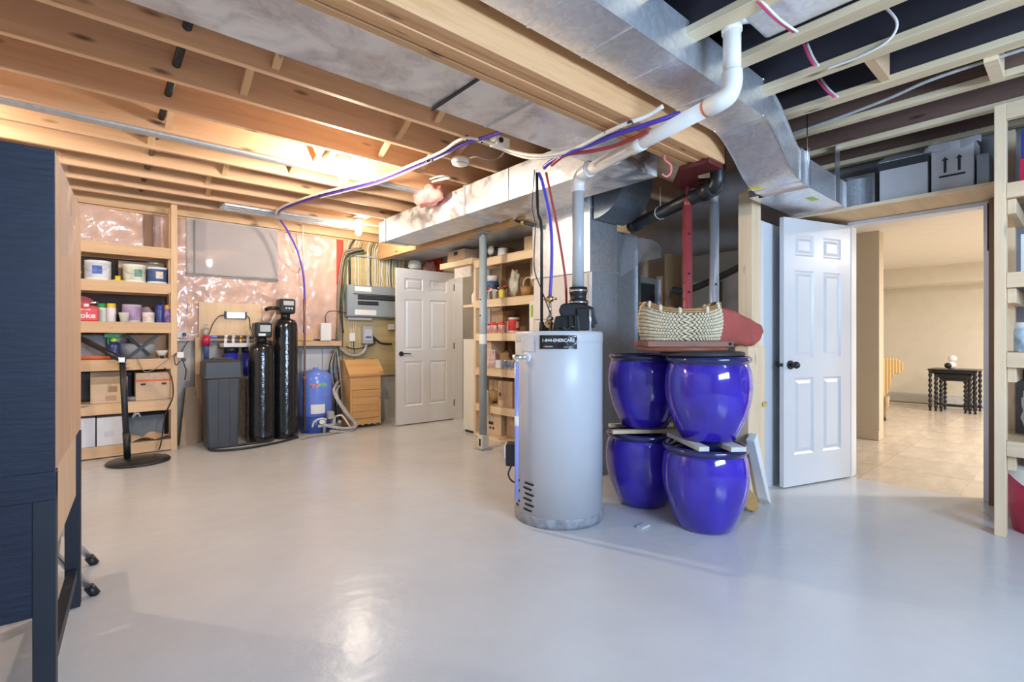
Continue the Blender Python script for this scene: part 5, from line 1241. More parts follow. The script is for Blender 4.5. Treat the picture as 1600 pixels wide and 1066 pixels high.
# plywood board with driver box and UV lamp
pbd = T('plywood_board', 'square plywood board holding the lamp driver and pipes', 'board', (1.22, 6.36, 1.13))
P('board', mb().box(0.905, 1.53, 6.345, 6.362, 1.13, 1.53), W('birch_ply', (0.76, 0.58, 0.38), (0.68, 0.50, 0.31), 'Z', knots=0.2, sc=0.5), pbd)
dv = T('lamp_driver', 'silver lamp driver box with leads on the plywood board', 'electrical box', (1.25, 6.33, 1.36))
P('case', mb().box(1.165, 1.355, 6.305, 6.344, 1.355, 1.43), M('driver_silver', (0.62, 0.63, 0.65), 0.35, 0.5), dv, bev=0.004)
for x in (1.15, 1.355): P('end_cap', mb().box(x, x + 0.015, 6.303, 6.344, 1.352, 1.433), black, dv)
P('lead', mb().tube([(1.15, 6.32, 1.39), (1.09, 6.32, 1.37), (1.03, 6.31, 1.28), (0.99, 6.28, 1.17), (0.96, 6.26, 1.15)], 0.005, 6, smooth_steps=5), cable_k, dv)
P('lead', mb().tube([(1.37, 6.32, 1.39), (1.40, 6.32, 1.36), (1.41, 6.31, 1.25), (1.44, 6.30, 1.18)], 0.005, 6, smooth_steps=5), cable_k, dv)
uv = T('uv_filter', 'slim water lamp with red collar left of the plywood board', 'water lamp', (0.955, 6.22, 0.93))
P('chamber', mb().cyl((0.955, 6.22, 0.88), (0.955, 6.22, 1.10), 0.026, n=14), navy_print, uv)
P('collar', mb().cyl((0.955, 6.22, 1.05), (0.955, 6.22, 1.16), 0.038, n=16), crimson, uv)
P('cap', mb().cyl((0.955, 6.22, 1.16), (0.955, 6.22, 1.24), 0.024, n=14).cyl((0.955, 6.22, 1.24), (0.955, 6.22, 1.28), 0.015, n=10), clear, uv)
P('blue_ring', mb().cyl((0.99, 6.22, 1.145), (1.06, 6.22, 1.145), 0.014, n=10), tank_blue, uv)
ml = T('pipe_manifold', 'row of dark pipes with white fittings under the plywood board', 'pipes', (1.25, 6.25, 1.05))
P('pipe', mb().cyl((1.0, 6.24, 1.145), (1.50, 6.24, 1.145), 0.016, n=10), M('dark_pipe', (0.10, 0.09, 0.08), 0.5), ml)
P('pipe', mb().tube([(1.48, 6.20, 1.15), (1.52, 6.15, 1.22), (1.56, 6.1, 1.30), (1.62, 6.05, 1.42)], 0.016, 8, smooth_steps=4), cable_w, ml)
P('pipe', mb().tube([(1.42, 6.18, 1.10), (1.46, 6.12, 1.18), (1.50, 6.08, 1.26), (1.56, 6.04, 1.36)], 0.013, 8, smooth_steps=4), cable_t, ml)
for k in range(5):
    x = 1.14 + 0.075 * k
    P('fitting', mb().cyl((x, 6.22, 1.06), (x, 6.22, 1.14), 0.016, n=10).sphere((x, 6.20, 1.15), 0.018, 8, 6), (paper, cable_w, brass, paper, galvD)[k], ml)
P('tube_loop', mb().tube([(1.13, 6.21, 1.13), (1.2, 6.19, 1.2), (1.3, 6.19, 1.17), (1.34, 6.19, 1.24), (1.40, 6.2, 1.14)], 0.006, 6, smooth_steps=5), cable_w, ml)
fh = T('filter_housings', 'twin blue filter housings under a white bracket by the softener', 'water filter', (1.28, 6.2, 0.82))
P('bracket', mb().box(1.10, 1.46, 6.10, 6.34, 1.03, 1.075), paper, fh, bev=0.006)
for x in (1.19, 1.37):
    P('head', mb().cyl((x, 6.20, 0.97), (x, 6.20, 1.03), 0.075, n=24), black, fh)
    P('housing', mb().lathe([(0, 0.70), (0.05, 0.70), (0.062, 0.72), (0.066, 0.97), (0, 0.97)], (x, 6.20, 0), 24), deep_blue, fh)
P('yellow_tag', mb().box(1.395, 1.445, 6.125, 6.128, 0.80, 0.92), yellow, fh)
S('cardboard_panel', mb().hexa([(0.71, 6.18, 0), (0.87, 6.22, 0), (0.87, 6.24, 0), (0.71, 6.20, 0)], [(0.78, 6.30, 0.60), (0.93, 6.33, 0.60), (0.93, 6.35, 0.60), (0.78, 6.32, 0.60)]), card, 'brown cardboard sheet leaning left of the brine tank', 'cardboard')
S('wood_upright', mb().box(0.865, 0.925, 6.30, 6.35, 0, 1.14), lumZ, 'rough wooden upright behind the brine tank', 'upright')
S('corner_carton', mb().box(1.31, 1.50, 6.20, 6.38, 0.0, 0.66), M('dusty_carton', (0.46, 0.36, 0.26), 0.8, var=0.3, scale=12), 'dusty carton behind the black softener tank', 'carton')
ob = T('outlet_box', 'grey outlet box with plugged cords by the lumber shelf', 'outlet', (0.75, 6.38, 1.12))
P('box', mb().box(0.69, 0.80, 6.35, 6.40, 1.13, 1.21), M('outlet_grey', (0.55, 0.55, 0.54), 0.4), ob, bev=0.004)
P('face_plate', mb().box(0.695, 0.795, 6.343, 6.35, 1.135, 1.205), paper, ob)
P('plug', mb().box(0.755, 0.785, 6.31, 6.343, 1.15, 1.19), black, ob, bev=0.004)
pw = T('plug_adapter', 'white plug adapter with dark cords on the shelf post', 'plug', (0.675, 5.97, 0.93))
P('adapter', mb().box(0.66, 0.72, 5.95, 5.995, 0.93, 0.99), paper, pw, bev=0.008)
P('plug', mb().box(0.70, 0.735, 5.95, 5.98, 0.895, 0.925), black, pw, bev=0.004)
P('cord', mb().tube([(0.715, 5.96, 0.90), (0.73, 5.97, 0.84), (0.745, 6.0, 0.80), (0.74, 6.05, 0.70)], 0.005, 6, smooth_steps=4), cable_k, pw)
P('cord', mb().tube([(0.67, 5.96, 0.98), (0.64, 5.95, 0.95), (0.65, 5.95, 0.86), (0.69, 5.96, 0.90)], 0.005, 6, smooth_steps=4), cable_k, pw)
P('cord', mb().tube([(0.70, 5.97, 0.99), (0.73, 5.98, 1.05), (0.76, 6.0, 1.10)], 0.005, 6, smooth_steps=4), cable_k, pw)

# ================================================================== electrical panel and wiring
ep = T('breaker_panel', 'wide grey breaker panel half hidden by the open door', 'electrical panel', (2.95, 6.34, 1.41))
P('enclosure', mb().box(2.54, 3.42, 6.27, 6.372, 1.415, 1.835), grey_metal, ep, bev=0.004)
P('cover', mb().box(2.552, 3.408, 6.262, 6.27, 1.427, 1.823), M('grey_cover', (0.30, 0.35, 0.39), 0.4), ep, bev=0.003)
P('paper_label', mb().box(2.64, 2.87, 6.2595, 6.262, 1.755, 1.815), paper, ep)
P('paper_label', mb().box(2.64, 2.94, 6.2595, 6.262, 1.44, 1.51), paper, ep)
for (x0, x1, z0, z1) in ((2.68, 3.40, 1.645, 1.705), (2.68, 2.97, 1.575, 1.625)):
    P('breaker_row', mb().box(x0, x1, 6.258, 6.262, z0, z1), black, ep)
    x = x0 + 0.008
    while x < x1 - 0.016:
        P('breaker', mb().box(x, x + 0.015, 6.249, 6.258, z0 + 0.012, z1 - 0.012), M('breaker_toggle', (0.06, 0.06, 0.065), 0.4), ep)
        x += 0.024
P('door_edge', mb().box(2.62, 3.41, 6.254, 6.258, 1.712, 1.722), black_matte, ep)
wc = T('panel_wiring', 'rows of white and yellow cables dropping into the breaker panel', 'cables', (2.95, 6.35, 1.84))
cols = [cable_w, cable_g, cable_w, cable_y, cable_w, cable_t, cable_w, cable_y, cable_w, cable_w, cable_y, cable_w, cable_w, cable_k, cable_y, cable_w, cable_w, cable_y, cable_w, cable_w, cable_w, cable_y, cable_w, cable_w]
for k in range(34):
    x = 2.58 + 0.025 * k + random.uniform(-0.005, 0.005)
    if k in (2, 3, 5, 8, 9): continue
    m_ = cols[k % len(cols)]
    w_ = random.uniform(-0.007, 0.007)
    P('cable', mb().tube([(x, 6.33, 1.83), (x + w_ * 0.6, 6.355, 1.90), (x - w_, 6.36, 2.06), (x + w_, 6.355, 2.22), (x + w_ * 2, 6.345, 2.34), (x + 0.03 + w_ * 4, 6.32, 2.43)], 0.0065, 6, smooth_steps=4), m_, wc)
P('cable_strap', mb().box(2.62, 3.30, 6.335, 6.35, 2.225, 2.245), galvD, wc)
for k, (xa, xb, za, zb) in enumerate(((2.46, 2.47, 1.0, 2.28), (2.48, 2.45, 0.95, 2.30), (2.50, 2.49, 1.2, 2.27), (2.45, 2.52, 0.9, 2.25))):
    P('cable', mb().tube([(xa, 6.30, za), (xa - 0.02, 6.33, za + 0.3), (xb, 6.345, (za + zb) / 2 + 0.1), (xb + 0.05, 6.33, zb - 0.10), (xb + 0.16, 6.32, zb), (xb + 0.30, 6.32, zb + 0.04)], 0.012, 6, smooth_steps=5), (cable_t, cable_t, cable_k, cable_g)[k], wc)
P('cable', mb().tube([(2.60, 6.33, 1.84), (2.61, 6.35, 2.1), (2.60, 6.35, 2.3), (2.66, 6.32, 2.44)], 0.014, 8, smooth_steps=4), cable_k, wc)
ds_ = T('disconnect_box', 'grey disconnect switch box under the breaker panel', 'electrical box', (2.83, 6.3, 1.05))
P('box', mb().box(2.765, 2.905, 6.28, 6.373, 1.06, 1.29), M('disc_grey', (0.42, 0.45, 0.48), 0.4), ds_, bev=0.006)
P('cover', mb().box(2.785, 2.885, 6.272, 6.28, 1.10, 1.25), M('disc_light', (0.58, 0.60, 0.62), 0.4), ds_, bev=0.003)
P('label_strip', mb().box(2.795, 2.875, 6.270, 6.272, 1.135, 1.155), blue, ds_)
P('conduit', mb().tube([(2.83, 6.33, 1.06), (2.81, 6.33, 0.98), (2.75, 6.32, 0.92), (2.66, 6.31, 0.90), (2.55, 6.30, 0.93), (2.44, 6.28, 1.02)], 0.020, 10, smooth_steps=5), hose_grey, ds_)
P('conduit', mb().tube([(2.90, 6.33, 1.18), (2.96, 6.33, 1.12), (3.05, 6.33, 1.06), (3.20, 6.33, 1.05)], 0.014, 8, smooth_steps=5), cable_k, ds_)
P('conduit', mb().tube([(2.90, 6.33, 1.14), (2.95, 6.33, 1.06), (2.70, 6.335, 0.99), (2.55, 6.33, 1.02)], 0.007, 6, smooth_steps=5), cable_k, ds_)
tb = T('telephone_box', 'small white junction box under the panel with leads', 'junction box', (2.64, 6.36, 1.09))
P('box', mb().box(2.60, 2.68, 6.34, 6.373, 1.09, 1.20), paper, tb, bev=0.006)
for k in range(4):
    P('lead', mb().tube([(2.62 + 0.016 * k, 6.35, 1.20), (2.60 + 0.03 * k, 6.36, 1.28), (2.58 + 0.04 * k, 6.35, 1.38)], 0.004, 5, smooth_steps=3), cable_w, tb)
    P('lead', mb().tube([(2.615 + 0.016 * k, 6.355, 1.09), (2.61 + 0.018 * k, 6.36, 1.02), (2.62 + 0.02 * k, 6.36, 0.93)], 0.004, 5, smooth_steps=3), (cable_w, cable_y, cable_w, cable_k)[k], tb)
S('white_module', mb().box(2.17, 2.30, 6.18, 6.22, 1.10, 1.32), paper, 'white flat module box on the wall ledge', 'junction box', bev=0.004)
S('module_lead', mb().tube([(2.24, 6.2, 1.32), (2.24, 6.22, 1.40), (2.30, 6.26, 1.47), (2.42, 6.30, 1.48), (2.55, 6.31, 1.46)], 0.005, 6, smooth_steps=5), cable_k, 'dark lead curving up from the white module', 'wire')
S('conduit_strip', mb().box(2.57, 2.90, 6.31, 6.36, 1.375, 1.41), M('strip_grey', (0.6, 0.6, 0.6), 0.5), 'pale grey strip just below the breaker panel', 'strip', bev=0.004)
S('valve_box', mb().box(3.16, 3.24, 6.31, 6.37, 1.25, 1.33), M('valve_grey', (0.6, 0.6, 0.58), 0.5), 'little pale box on the plywood beside the door', 'junction box', bev=0.006)
# things high above the far door
S('round_box', mb().lathe([(0, 0), (0.07, 0), (0.09, 0.03), (0.09, 0.09), (0.06, 0.12), (0, 0.125)], tuple(aY(648, 421, 6.0)), 16), M('light_grey_box', (0.62, 0.62, 0.60), 0.4), 'light grey round box on top of the far door', 'box')
S('insulation_scrap', lump(tuple(aY(672, 419, 6.1)), 0.10, 0.06, 0.10, 2.2, 16, 10, 0.4), pink, 'pink insulation scrap above the far door', 'insulation')
S('red_box', mb().box(aY(681, 0, 6.1).x, aY(690, 0, 6.1).x, 6.05, 6.2, 2.03, 2.26), red_tape, 'red box end above the far door', 'box')
p = aX(668, 306, 2.40)
S('insulation_batt', lump((p.x, p.y, p.z), 0.10, 0.20, 0.10, 5.5, 24, 14, 0.5), pink, 'pink insulation batt bulging out over the branch duct', 'insulation')
# varnished pine bin
vb = T('pine_bin', 'varnished pine slope-top bin beside the far door', 'bin', (2.63, 6.08, 0))
X0, X1, YF, YK = 2.452, 2.856, 5.95, 6.27
for s_, x in ((0, X0), (1, X1 - 0.018)):
    P('side_panel', mb().prism([(YF, 0.05), (YK, 0.0), (YK, 0.84), (YF + 0.12, 0.84), (YF, 0.685)], 'X', x, x + 0.018), pine_bin, vb, bev=0.003)
P('lid', mb().hexa([(X0 - 0.03, YF - 0.03, 0.655), (X1 + 0.03, YF - 0.03, 0.655), (X1 + 0.03, YF + 0.14, 0.84), (X0 - 0.03, YF + 0.14, 0.84)], [(X0 - 0.03, YF - 0.035, 0.685), (X1 + 0.03, YF - 0.035, 0.685), (X1 + 0.03, YF + 0.13, 0.865), (X0 - 0.03, YF + 0.13, 0.865)]), pine_bin, vb, bev=0.004)
P('top', mb().box(X0 - 0.02, X1 + 0.02, YF + 0.12, YK, 0.84, 0.86), pine_bin, vb, bev=0.003)
P('front_panel', mb().box(X0 + 0.018, X1 - 0.018, YF + 0.008, YF + 0.02, 0.48, 0.67), pine_bin, vb)
dr = P('door', mb().box(X0 + 0.02, X1 - 0.02, YF - 0.002, YF + 0.012, 0.12, 0.475), pine_bin, vb, bev=0.003)
for z in (0.205, 0.29, 0.385): P('groove', mb().box(X0 + 0.022, X1 - 0.022, YF - 0.0028, YF - 0.0015, z, z + 0.003), brown, dr)
for z in (0.40, 0.30): P('knob', mb().sphere((2.654, YF - 0.012, z), 0.012, 8, 6), pine_bin, dr)
sk = mb(); poly = [(X0, 0.115), (X0, 0.03)] + [(X0 + (X1 - X0) * i / 40, 0.03 + 0.016 * abs(math.sin(math.pi * 5 * i / 40))) for i in range(1, 40)] + [(X1, 0.03), (X1, 0.115)]
P('scalloped_skirt', sk.prism(poly, 'Y', YF - 0.002, YF + 0.016), pine_bin, vb)
for x in (X0 + 0.06, X1 - 0.09): P('lid_hinge', mb().cyl((x, YF + 0.118, 0.868), (x + 0.04, YF + 0.118, 0.868), 0.006, n=8), brass, vb)
P('back_panel', mb().box(X0 + 0.018, X1 - 0.018, YK - 0.012, YK, 0.0, 0.84), pine_bin, vb)
# ================================================================== storage shelf behind the grey post
MX0, MX1 = 3.37, 3.82
MS = T('pantry_shelf', 'pale lumber pantry shelf full of jars behind the grey post', 'shelf', (3.6, 4.05, 0))
my0, my1 = 3.44, 4.62
mt = [2.03, 1.565, 1.19, 0.80, 0.39, 0.055]
for k, z in enumerate(mt):
    P('front_rail', mb().box(MX0, MX0 + 0.038, my0, my1 - 0.038, z - 0.09, z - 0.012) if k < 5 else mb().box(MX0, MX0 + 0.038, my0, my1 - 0.038, 0.0, z - 0.012), pineY, MS, bev=0.003)
    P('shelf_board', mb().box(MX0, MX1, my0, my1, z - 0.012, z), plyM, MS)
P('post', mb().box(MX0 - 0.002, MX0 + 0.06, my1 - 0.038, my1, 0, 2.018), pineZ, MS, bev=0.003)
P('post', mb().box(MX1 - 0.06, MX1, my1 - 0.038, my1, 0, 2.018), pineZ, MS, bev=0.003)
P('post', mb().box(MX1 - 0.06, MX1, my0, my0 + 0.038, 0, 2.018), pineZ, MS, bev=0.003)
P('post', mb().box(MX1 - 0.05, MX1, 4.05, 4.09, 0, 2.018), pineZ, MS)
P('back_panel', mb().box(MX1 + 0.002, MX1 + 0.008, my0, my1, 0.06, 2.0), M('pantry_back', (0.26, 0.16, 0.09), 0.8, var=0.15), MS)
def MP(px, z, x=3.46): return (x, aX(px, 500, x).y, z + 0.001)
def SP(px, x=3.46): return aX(px, 500, x).y
RZ = R(-90)
# top: cartons and plush
carton('carton', 'tan carton with black slot at the far end of the pantry top', (3.50, 5.0, 2.075), 0.36, 0.25, 0.125, card, RZ, prints=((-0.1, 0.12, 0.5, 0.85, ink),))
S('top_ledge', mb().box(3.37, 3.82, 4.66, 5.35, 2.0, 2.07), pineY, 'pale wood ledge between the pantry shelf and the far doorway', 'ledge', bev=0.003)
S('paper_sign', mb().box(3.40, 3.415, 4.72, 5.06, 1.86, 1.985), M('sign_print', (0.72, 0.66, 0.60), 0.6, var=0.2, scale=30), 'white printed cardboard strip hanging beside the pantry shelf', 'cardboard')
S('ledge_board', mb().box(3.42, 3.80, 4.63, 4.90, 1.50, 1.53), pineY, 'small wood ledge left of the pantry shelf', 'ledge')
S('white_jug', mb().lathe([(0, 0), (0.035, 0), (0.04, 0.02), (0.04, 0.11), (0.02, 0.14), (0.02, 0.16), (0, 0.16)], (3.46, 4.72, 1.531), 14), paper, 'white bottle on the small ledge beside the pantry', 'bottle')
pl = T('plush_toy', 'black and white plush toy on the pantry top behind the post', 'plush toy', (3.52, 4.38, 2.031))
P('body', lump((3.52, 4.38, 2.095), 0.07, 0.08, 0.075, 1.1, 16, 10, 0.2), M('plush_black', (0.03, 0.03, 0.035), 0.9), pl)
P('face', lump((3.45, 4.40, 2.12), 0.03, 0.05, 0.05, 4.1, 12, 8, 0.1), M('plush_white', (0.75, 0.72, 0.72), 0.9), pl)
P('bow', lump((3.48, 4.43, 2.17), 0.03, 0.04, 0.02, 7.1, 10, 6, 0.1), lime, pl)
carton('carton', 'brown carton behind the plush toy on the pantry top', (3.66, 4.46, 2.031), 0.22, 0.2, 0.15, card, RZ)
jar('white_tub', 'white tub with print in the middle of the pantry top', MP(786, mt[0], 3.50), 0.06, 0.10, M('tub_print', (0.72, 0.70, 0.66), 0.5, var=0.25, scale=35), paper, cat='tub')
carton('carton', 'large tan carton with white sticker on the pantry top', (3.60, 3.62, 2.031), 0.44, 0.30, 0.155, card_l, RZ, prints=((-0.12, 0.05, 0.5, 0.85, paper),))
# second row
i = 0
for px, r_, h_, b_, c_, lab in ((746, .032, .16, brown, black, 'dark sauce bottle at the left end of the jar row'), (750, .030, .15, M('smoke_glass', (0.10, 0.09, 0.12), 0.15), chrome, 'smoky bottle beside the dark sauce bottle in the jar row')):
    bottle('sauce_bottle', lab, MP(px, mt[1]), r_, h_, b_, c_, paper, group='bottles in the jar row')
jar('pickle_jar', 'large jar with white lid and navy label in the jar row', MP(770, mt[1], 3.62), 0.075, 0.30, navy_print, paper, M('navy_label', (0.02, 0.03, 0.10), 0.4))
for k, (px, x, bm2, cm) in enumerate(((764, 3.42, clear, chrome), (768.5, 3.43, brown, paper), (773, 3.42, M('spice_grey', (0.45, 0.42, 0.40), 0.5), black), (776.5, 3.44, M('spice_dark', (0.16, 0.13, 0.12), 0.4), chrome), (779.5, 3.50, M('spice_tan', (0.48, 0.34, 0.20), 0.5), red), (783.5, 3.53, M('spice_red', (0.40, 0.10, 0.06), 0.5), red))):
    jar('spice_jar', ('clear spice jar with silver lid', 'brown spice jar with white lid', 'grey spice jar with black lid', 'dark spice jar with silver lid', 'tan spice jar with red lid', 'red spice jar with red lid')[k] + ' on the pantry shelf', MP(px, mt[1], x), 0.026, 0.10 + 0.02 * (k % 3), bm2, cm, group='spice jars on the pantry shelf')
jar('mustard_tin', 'yellow tin with dark top on the pantry shelf', MP(785, mt[1], 3.42), 0.042, 0.12, yellow, M('tin_top', (0.16, 0.10, 0.06), 0.4), cat='tin')
S('clear_bag', lump((3.47, SP(804, 3.47), mt[1] + 0.14), 0.055, 0.075, 0.15, 6.3, 22, 16, 0.35), M('bag_plastic', (0.62, 0.60, 0.52), 0.12, var=0.25, scale=14, coat=0.7, bump=0.5, bscale=12), 'tall crinkled plastic bag on the pantry shelf', 'bag')
wb = T('wicker_basket', 'small wicker basket with hoop handle at the right pantry end', 'basket', (3.48, SP(825, 3.48), mt[1] + 0.001))
P('bowl', mb().lathe([(0, 0), (0.06, 0), (0.085, 0.10), (0.08, 0.10), (0.055, 0.006), (0, 0.006)], n=20), cane, wb, local=True)
P('hoop_handle', mb().tube([(0, -0.08, 0.09), (0, -0.06, 0.17), (0, 0, 0.20), (0, 0.06, 0.17), (0, 0.08, 0.09)], 0.007, 8, smooth_steps=5), straw, wb, local=True)
for k, px in enumerate((758, 761.5, 765.5, 777, 781, 790)):
    jar('back_jar', 'small jar in the back line of the pantry jar row', MP(px, mt[1], 3.56 + 0.03 * (k % 2)), 0.028, 0.13 + 0.015 * (k % 3), (brown, M('spice_red', (0.40, 0.10, 0.06), 0.5), M('spice_grey', (0.45, 0.42, 0.40), 0.5))[k % 3], (black, chrome, red)[k % 3], group='back line of the pantry jar row')
# third row
bottle('sauce_bottle', 'brown bottle with white label on the canned goods row', MP(748, mt[2]), 0.034, 0.24, brown, M('grey_cap', (0.3, 0.3, 0.32), 0.4), paper, group='bottles in the canned goods row')
for k, px in enumerate((766, 770.5, 774.5, 783, 787)):
    jar('red_tin', ('leftmost red and white tin in the canned goods row', 'second red and white tin from the left in the canned goods row', 'third red and white tin from the left in the canned goods row', 'red and white tin in front of the brown carton', 'rightmost small red and white tin before the carton')[k], MP(px, mt[2], 3.43 + 0.02 * (k % 2)), 0.034, 0.105 + 0.012 * (k % 2), M('red_white_tin', (0.66, 0.36, 0.32), 0.4, var=0.55, scale=22), red, cat='tin', group='red and white tins in the canned goods row')
can('coffee_can', 'large red can with white band at the right of the canned goods row', 'can', MP(803, mt[2], 3.47), 0.062, 0.16, red, paper, paper)
for k, px in enumerate((792, 796.5)):
    jar('red_tin', ('plain brown tin left of the large red can', 'pale tin touching the large red can')[k], MP(px, mt[2], 3.45), 0.033, 0.12, (M('tin_brown', (0.34, 0.16, 0.08), 0.4), M('tin_pale', (0.66, 0.60, 0.52), 0.4))[k], (red, paper)[k], cat='tin')
carton('carton', 'brown carton standing behind the red tins', MP(786, mt[2], 3.64), 0.20, 0.18, 0.25, card, RZ)
# fourth row
carton('carton', 'plain tan carton at the left of the soup row', (3.52, 4.46, mt[3] + 0.001), 0.20, 0.20, 0.30, card_l, RZ)
for k, px in enumerate((765, 769, 772.5)):
    bottle('baby_bottle', ('pink and white bottle nearest the post in the soup row', 'middle pink and white bottle in the soup row', 'pink and white bottle furthest right in the soup row')[k], MP(px, mt[3], 3.42 + 0.015 * k), 0.024, 0.20, M('pink_white_print', (0.70, 0.50, 0.50), 0.4, var=0.4, scale=30), paper, group='pink and white bottles in the soup row', cat='bottle')
carton('carton', 'little white carton in the soup row', MP(782, mt[3], 3.42), 0.085, 0.08, 0.09, M('white_carton', (0.72, 0.72, 0.76), 0.6), RZ, tape=False)
for k, px in enumerate((791, 797, 803)):
    can('soup_can', ('leftmost silver and blue can in the soup row', 'middle silver and blue can in the soup row', 'rightmost silver and blue can in the soup row')[k], 'can', MP(px, mt[3], 3.43), 0.033, 0.095, M('blue_grey_print', (0.30, 0.34, 0.46), 0.35, var=0.4, scale=20), chrome, group='soup cans in the soup row')
S('paper_sack', lump((3.60, SP(785, 3.60), mt[3] + 0.09), 0.09, 0.14, 0.10, 2.7, 18, 12, 0.3), M('kraft_paper', (0.42, 0.27, 0.14), 0.8, var=0.2), 'brown paper sack behind the soup cans', 'sack')
# fifth row
carton('carton', 'small tan carton at the left of the fifth pantry row', (3.62, 4.46, mt[4] + 0.001), 0.16, 0.18, 0.26, card_l, RZ)
carton('carton', 'brown carton with dark seal at the right of the fifth pantry row', MP(800, mt[4], 3.47), 0.24, 0.2, 0.275, card, RZ, prints=((-0.42, -0.26, 0.4, 0.55, brown), (-0.45, -0.1, 0.02, 0.25, card_l)))
S('kraft_sheet', lump((3.56, SP(775, 3.56), mt[4] + 0.075), 0.10, 0.12, 0.08, 9.2, 16, 10, 0.35), M('kraft_paper', (0.42, 0.27, 0.14), 0.8), 'crumpled kraft paper on the fifth pantry row', 'paper')
S('string_bag', lump((3.338, 4.34, 0.42), 0.035, 0.04, 0.15, 1.9, 14, 10, 0.3), M('pale_net', (0.66, 0.60, 0.42), 0.7), 'pale string bag hanging behind the grey post', 'bag')
# bottom row
carton('carton', 'tan carton with white patch at the left of the bottom pantry row', (3.54, 4.47, mt[5] + 0.001), 0.15, 0.24, 0.27, card_l, RZ, prints=((-0.2, 0.3, 0.55, 0.85, paper), (0.0, 0.25, 0.6, 0.75, ink)))
carton('carton', 'big tan carton with black print at the bottom of the pantry', MP(783, mt[5], 3.54), 0.30, 0.25, 0.28, card_l, RZ, open_flaps=False, prints=((-0.22, 0.05, 0.38, 0.50, ink), (-0.18, -0.08, 0.20, 0.30, ink), (0.0, 0.10, 0.20, 0.30, ink), (-0.2, 0.02, 0.55, 0.75, M('pale_print', (0.66, 0.60, 0.52), 0.7))))
carton('carton', 'brown carton at the right end of the bottom pantry row', MP(810, mt[5], 3.52), 0.16, 0.2, 0.26, card, RZ)
wpn = T('white_cabinet', 'narrow white cabinet end standing left of the pantry shelf', 'cabinet', (3.63, 4.81, 0))
P('side_panel', mb().box(3.44, 3.455, 4.665, 4.93, 0.03, 1.12), M('off_white_panel', (0.80, 0.78, 0.70), 0.4, var=0.02), wpn, bev=0.003)
P('cabinet_body', mb().box(3.455, 3.83, 4.67, 4.925, 0.03, 1.115), M('off_white_panel', (0.80, 0.78, 0.70), 0.4), wpn)
P('plinth', mb().box(3.46, 3.82, 4.68, 4.92, 0.0, 0.03), black_matte, wpn)
# paper notes clipped to the furnace side of the pantry
nt_ = T('tool_board', 'white pegboard with small hanging tools beside the furnace', 'pegboard', (3.36, 3.43, 1.18))
P('board', mb().box(3.34, 3.352, 3.36, 3.64, 1.19, 1.50), M('board_white', (0.74, 0.76, 0.80), 0.5), nt_, bev=0.004)
for k, (yy, zz, mm) in enumerate(((3.60, 1.40, lime), (3.55, 1.37, cable_g), (3.50, 1.41, black), (3.56, 1.27, yellow), (3.44, 1.35, tank_blue))):
    P('tool', mb().box(3.330, 3.340, yy - 0.014, yy + 0.014, zz - 0.06, zz + 0.06), mm, nt_, bev=0.004)
fx_ = T('gas_fitting', 'grimy brass fittings under the branch duct near the furnace', 'pipe fittings', (2.95, 3.5, 2.15))
pA, pB = aX(800, 343, 3.0), aX(836, 352, 3.0)
P('pipe', mb().cyl(pA, pB, 0.018, n=10), black_matte, fx_)
P('valve', mb().cyl(pA + Vector((0, 0.02, 0)), pA + Vector((0, -0.06, 0.0)), 0.026, n=12), brass, fx_)
P('valve', mb().sphere(tuple(pA.lerp(pB, 0.5)), 0.03, 10, 8), brass, fx_)
S('hanging_bulb_cover', mb().tube([aX(803, 305, 2.9), aX(804, 325, 2.9), aX(804, 342, 2.93)], [0.022, 0.016, 0.012], 8), M('pinkish_wrap', (0.70, 0.55, 0.45), 0.6), 'pinkish wrapped tube hanging from the branch duct', 'tube')

# ================================================================== shelf over the doorway and its boxes
hs_ = T('door_shelf', 'plywood shelf above the finished room doorway', 'shelf', (4.46, 0.9, 2.07))
P('shelf_board', mb().box(4.25, XR - 0.002, 0.372, 1.60, 2.072, 2.092), plyM, hs_)
P('edge_strip', mb().box(4.238, 4.25, 0.372, 1.60, 2.070, 2.094), pineY, hs_)
P('bracket', mb().box(4.22, 4.30, 0.34, 0.37, 2.02, 2.20), pineZ, hs_)
def box_on_door_shelf(px0, px1, top_, label, mat, depth=0.26, x=4.285, **kw):
    y0, y1 = aX(px0, 300, x).y, aX(px1, 300, x).y
    return carton('carton', label, (x + depth / 2, (y0 + y1) / 2, 2.093), abs(y0 - y1), depth, top_, mat, RZ, **kw)
c1_ = box_on_door_shelf(1374, 1449, 0.285, 'open grey carton on the shelf above the doorway', card_g, tape=False)
P('open_flap', mb().hexa([(-0.15, -0.13, 0.285), (0.15, -0.13, 0.285), (0.15, -0.126, 0.285), (-0.15, -0.126, 0.285)], [(-0.12, -0.02, 0.345), (0.15, -0.02, 0.345), (0.15, -0.016, 0.348), (-0.12, -0.016, 0.348)]), card_g, c1_, local=True)
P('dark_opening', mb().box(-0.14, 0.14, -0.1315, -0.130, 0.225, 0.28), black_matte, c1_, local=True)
c2_ = box_on_door_shelf(1455, 1522, 0.325, 'grey carton with two black up arrows above the doorway', card_g, tape=False)
for x in (-0.035, 0.035):
    P('arrow_mark', mb().prism([(x - 0.007, 0.125), (x + 0.007, 0.125), (x + 0.007, 0.205), (x + 0.017, 0.205), (x, 0.228), (x - 0.017, 0.205), (x - 0.007, 0.205)], 'Y', -0.1318, -0.1302), ink, c2_, local=True)
P('arrow_mark', mb().box(-0.065, 0.065, -0.1318, -0.1302, 0.095, 0.108), ink, c2_, local=True)
P('film_scrap', lump((-0.07, -0.14, 0.30), 0.06, 0.02, 0.035, 3.9, 14, 10, 0.5), film, c2_, local=True)
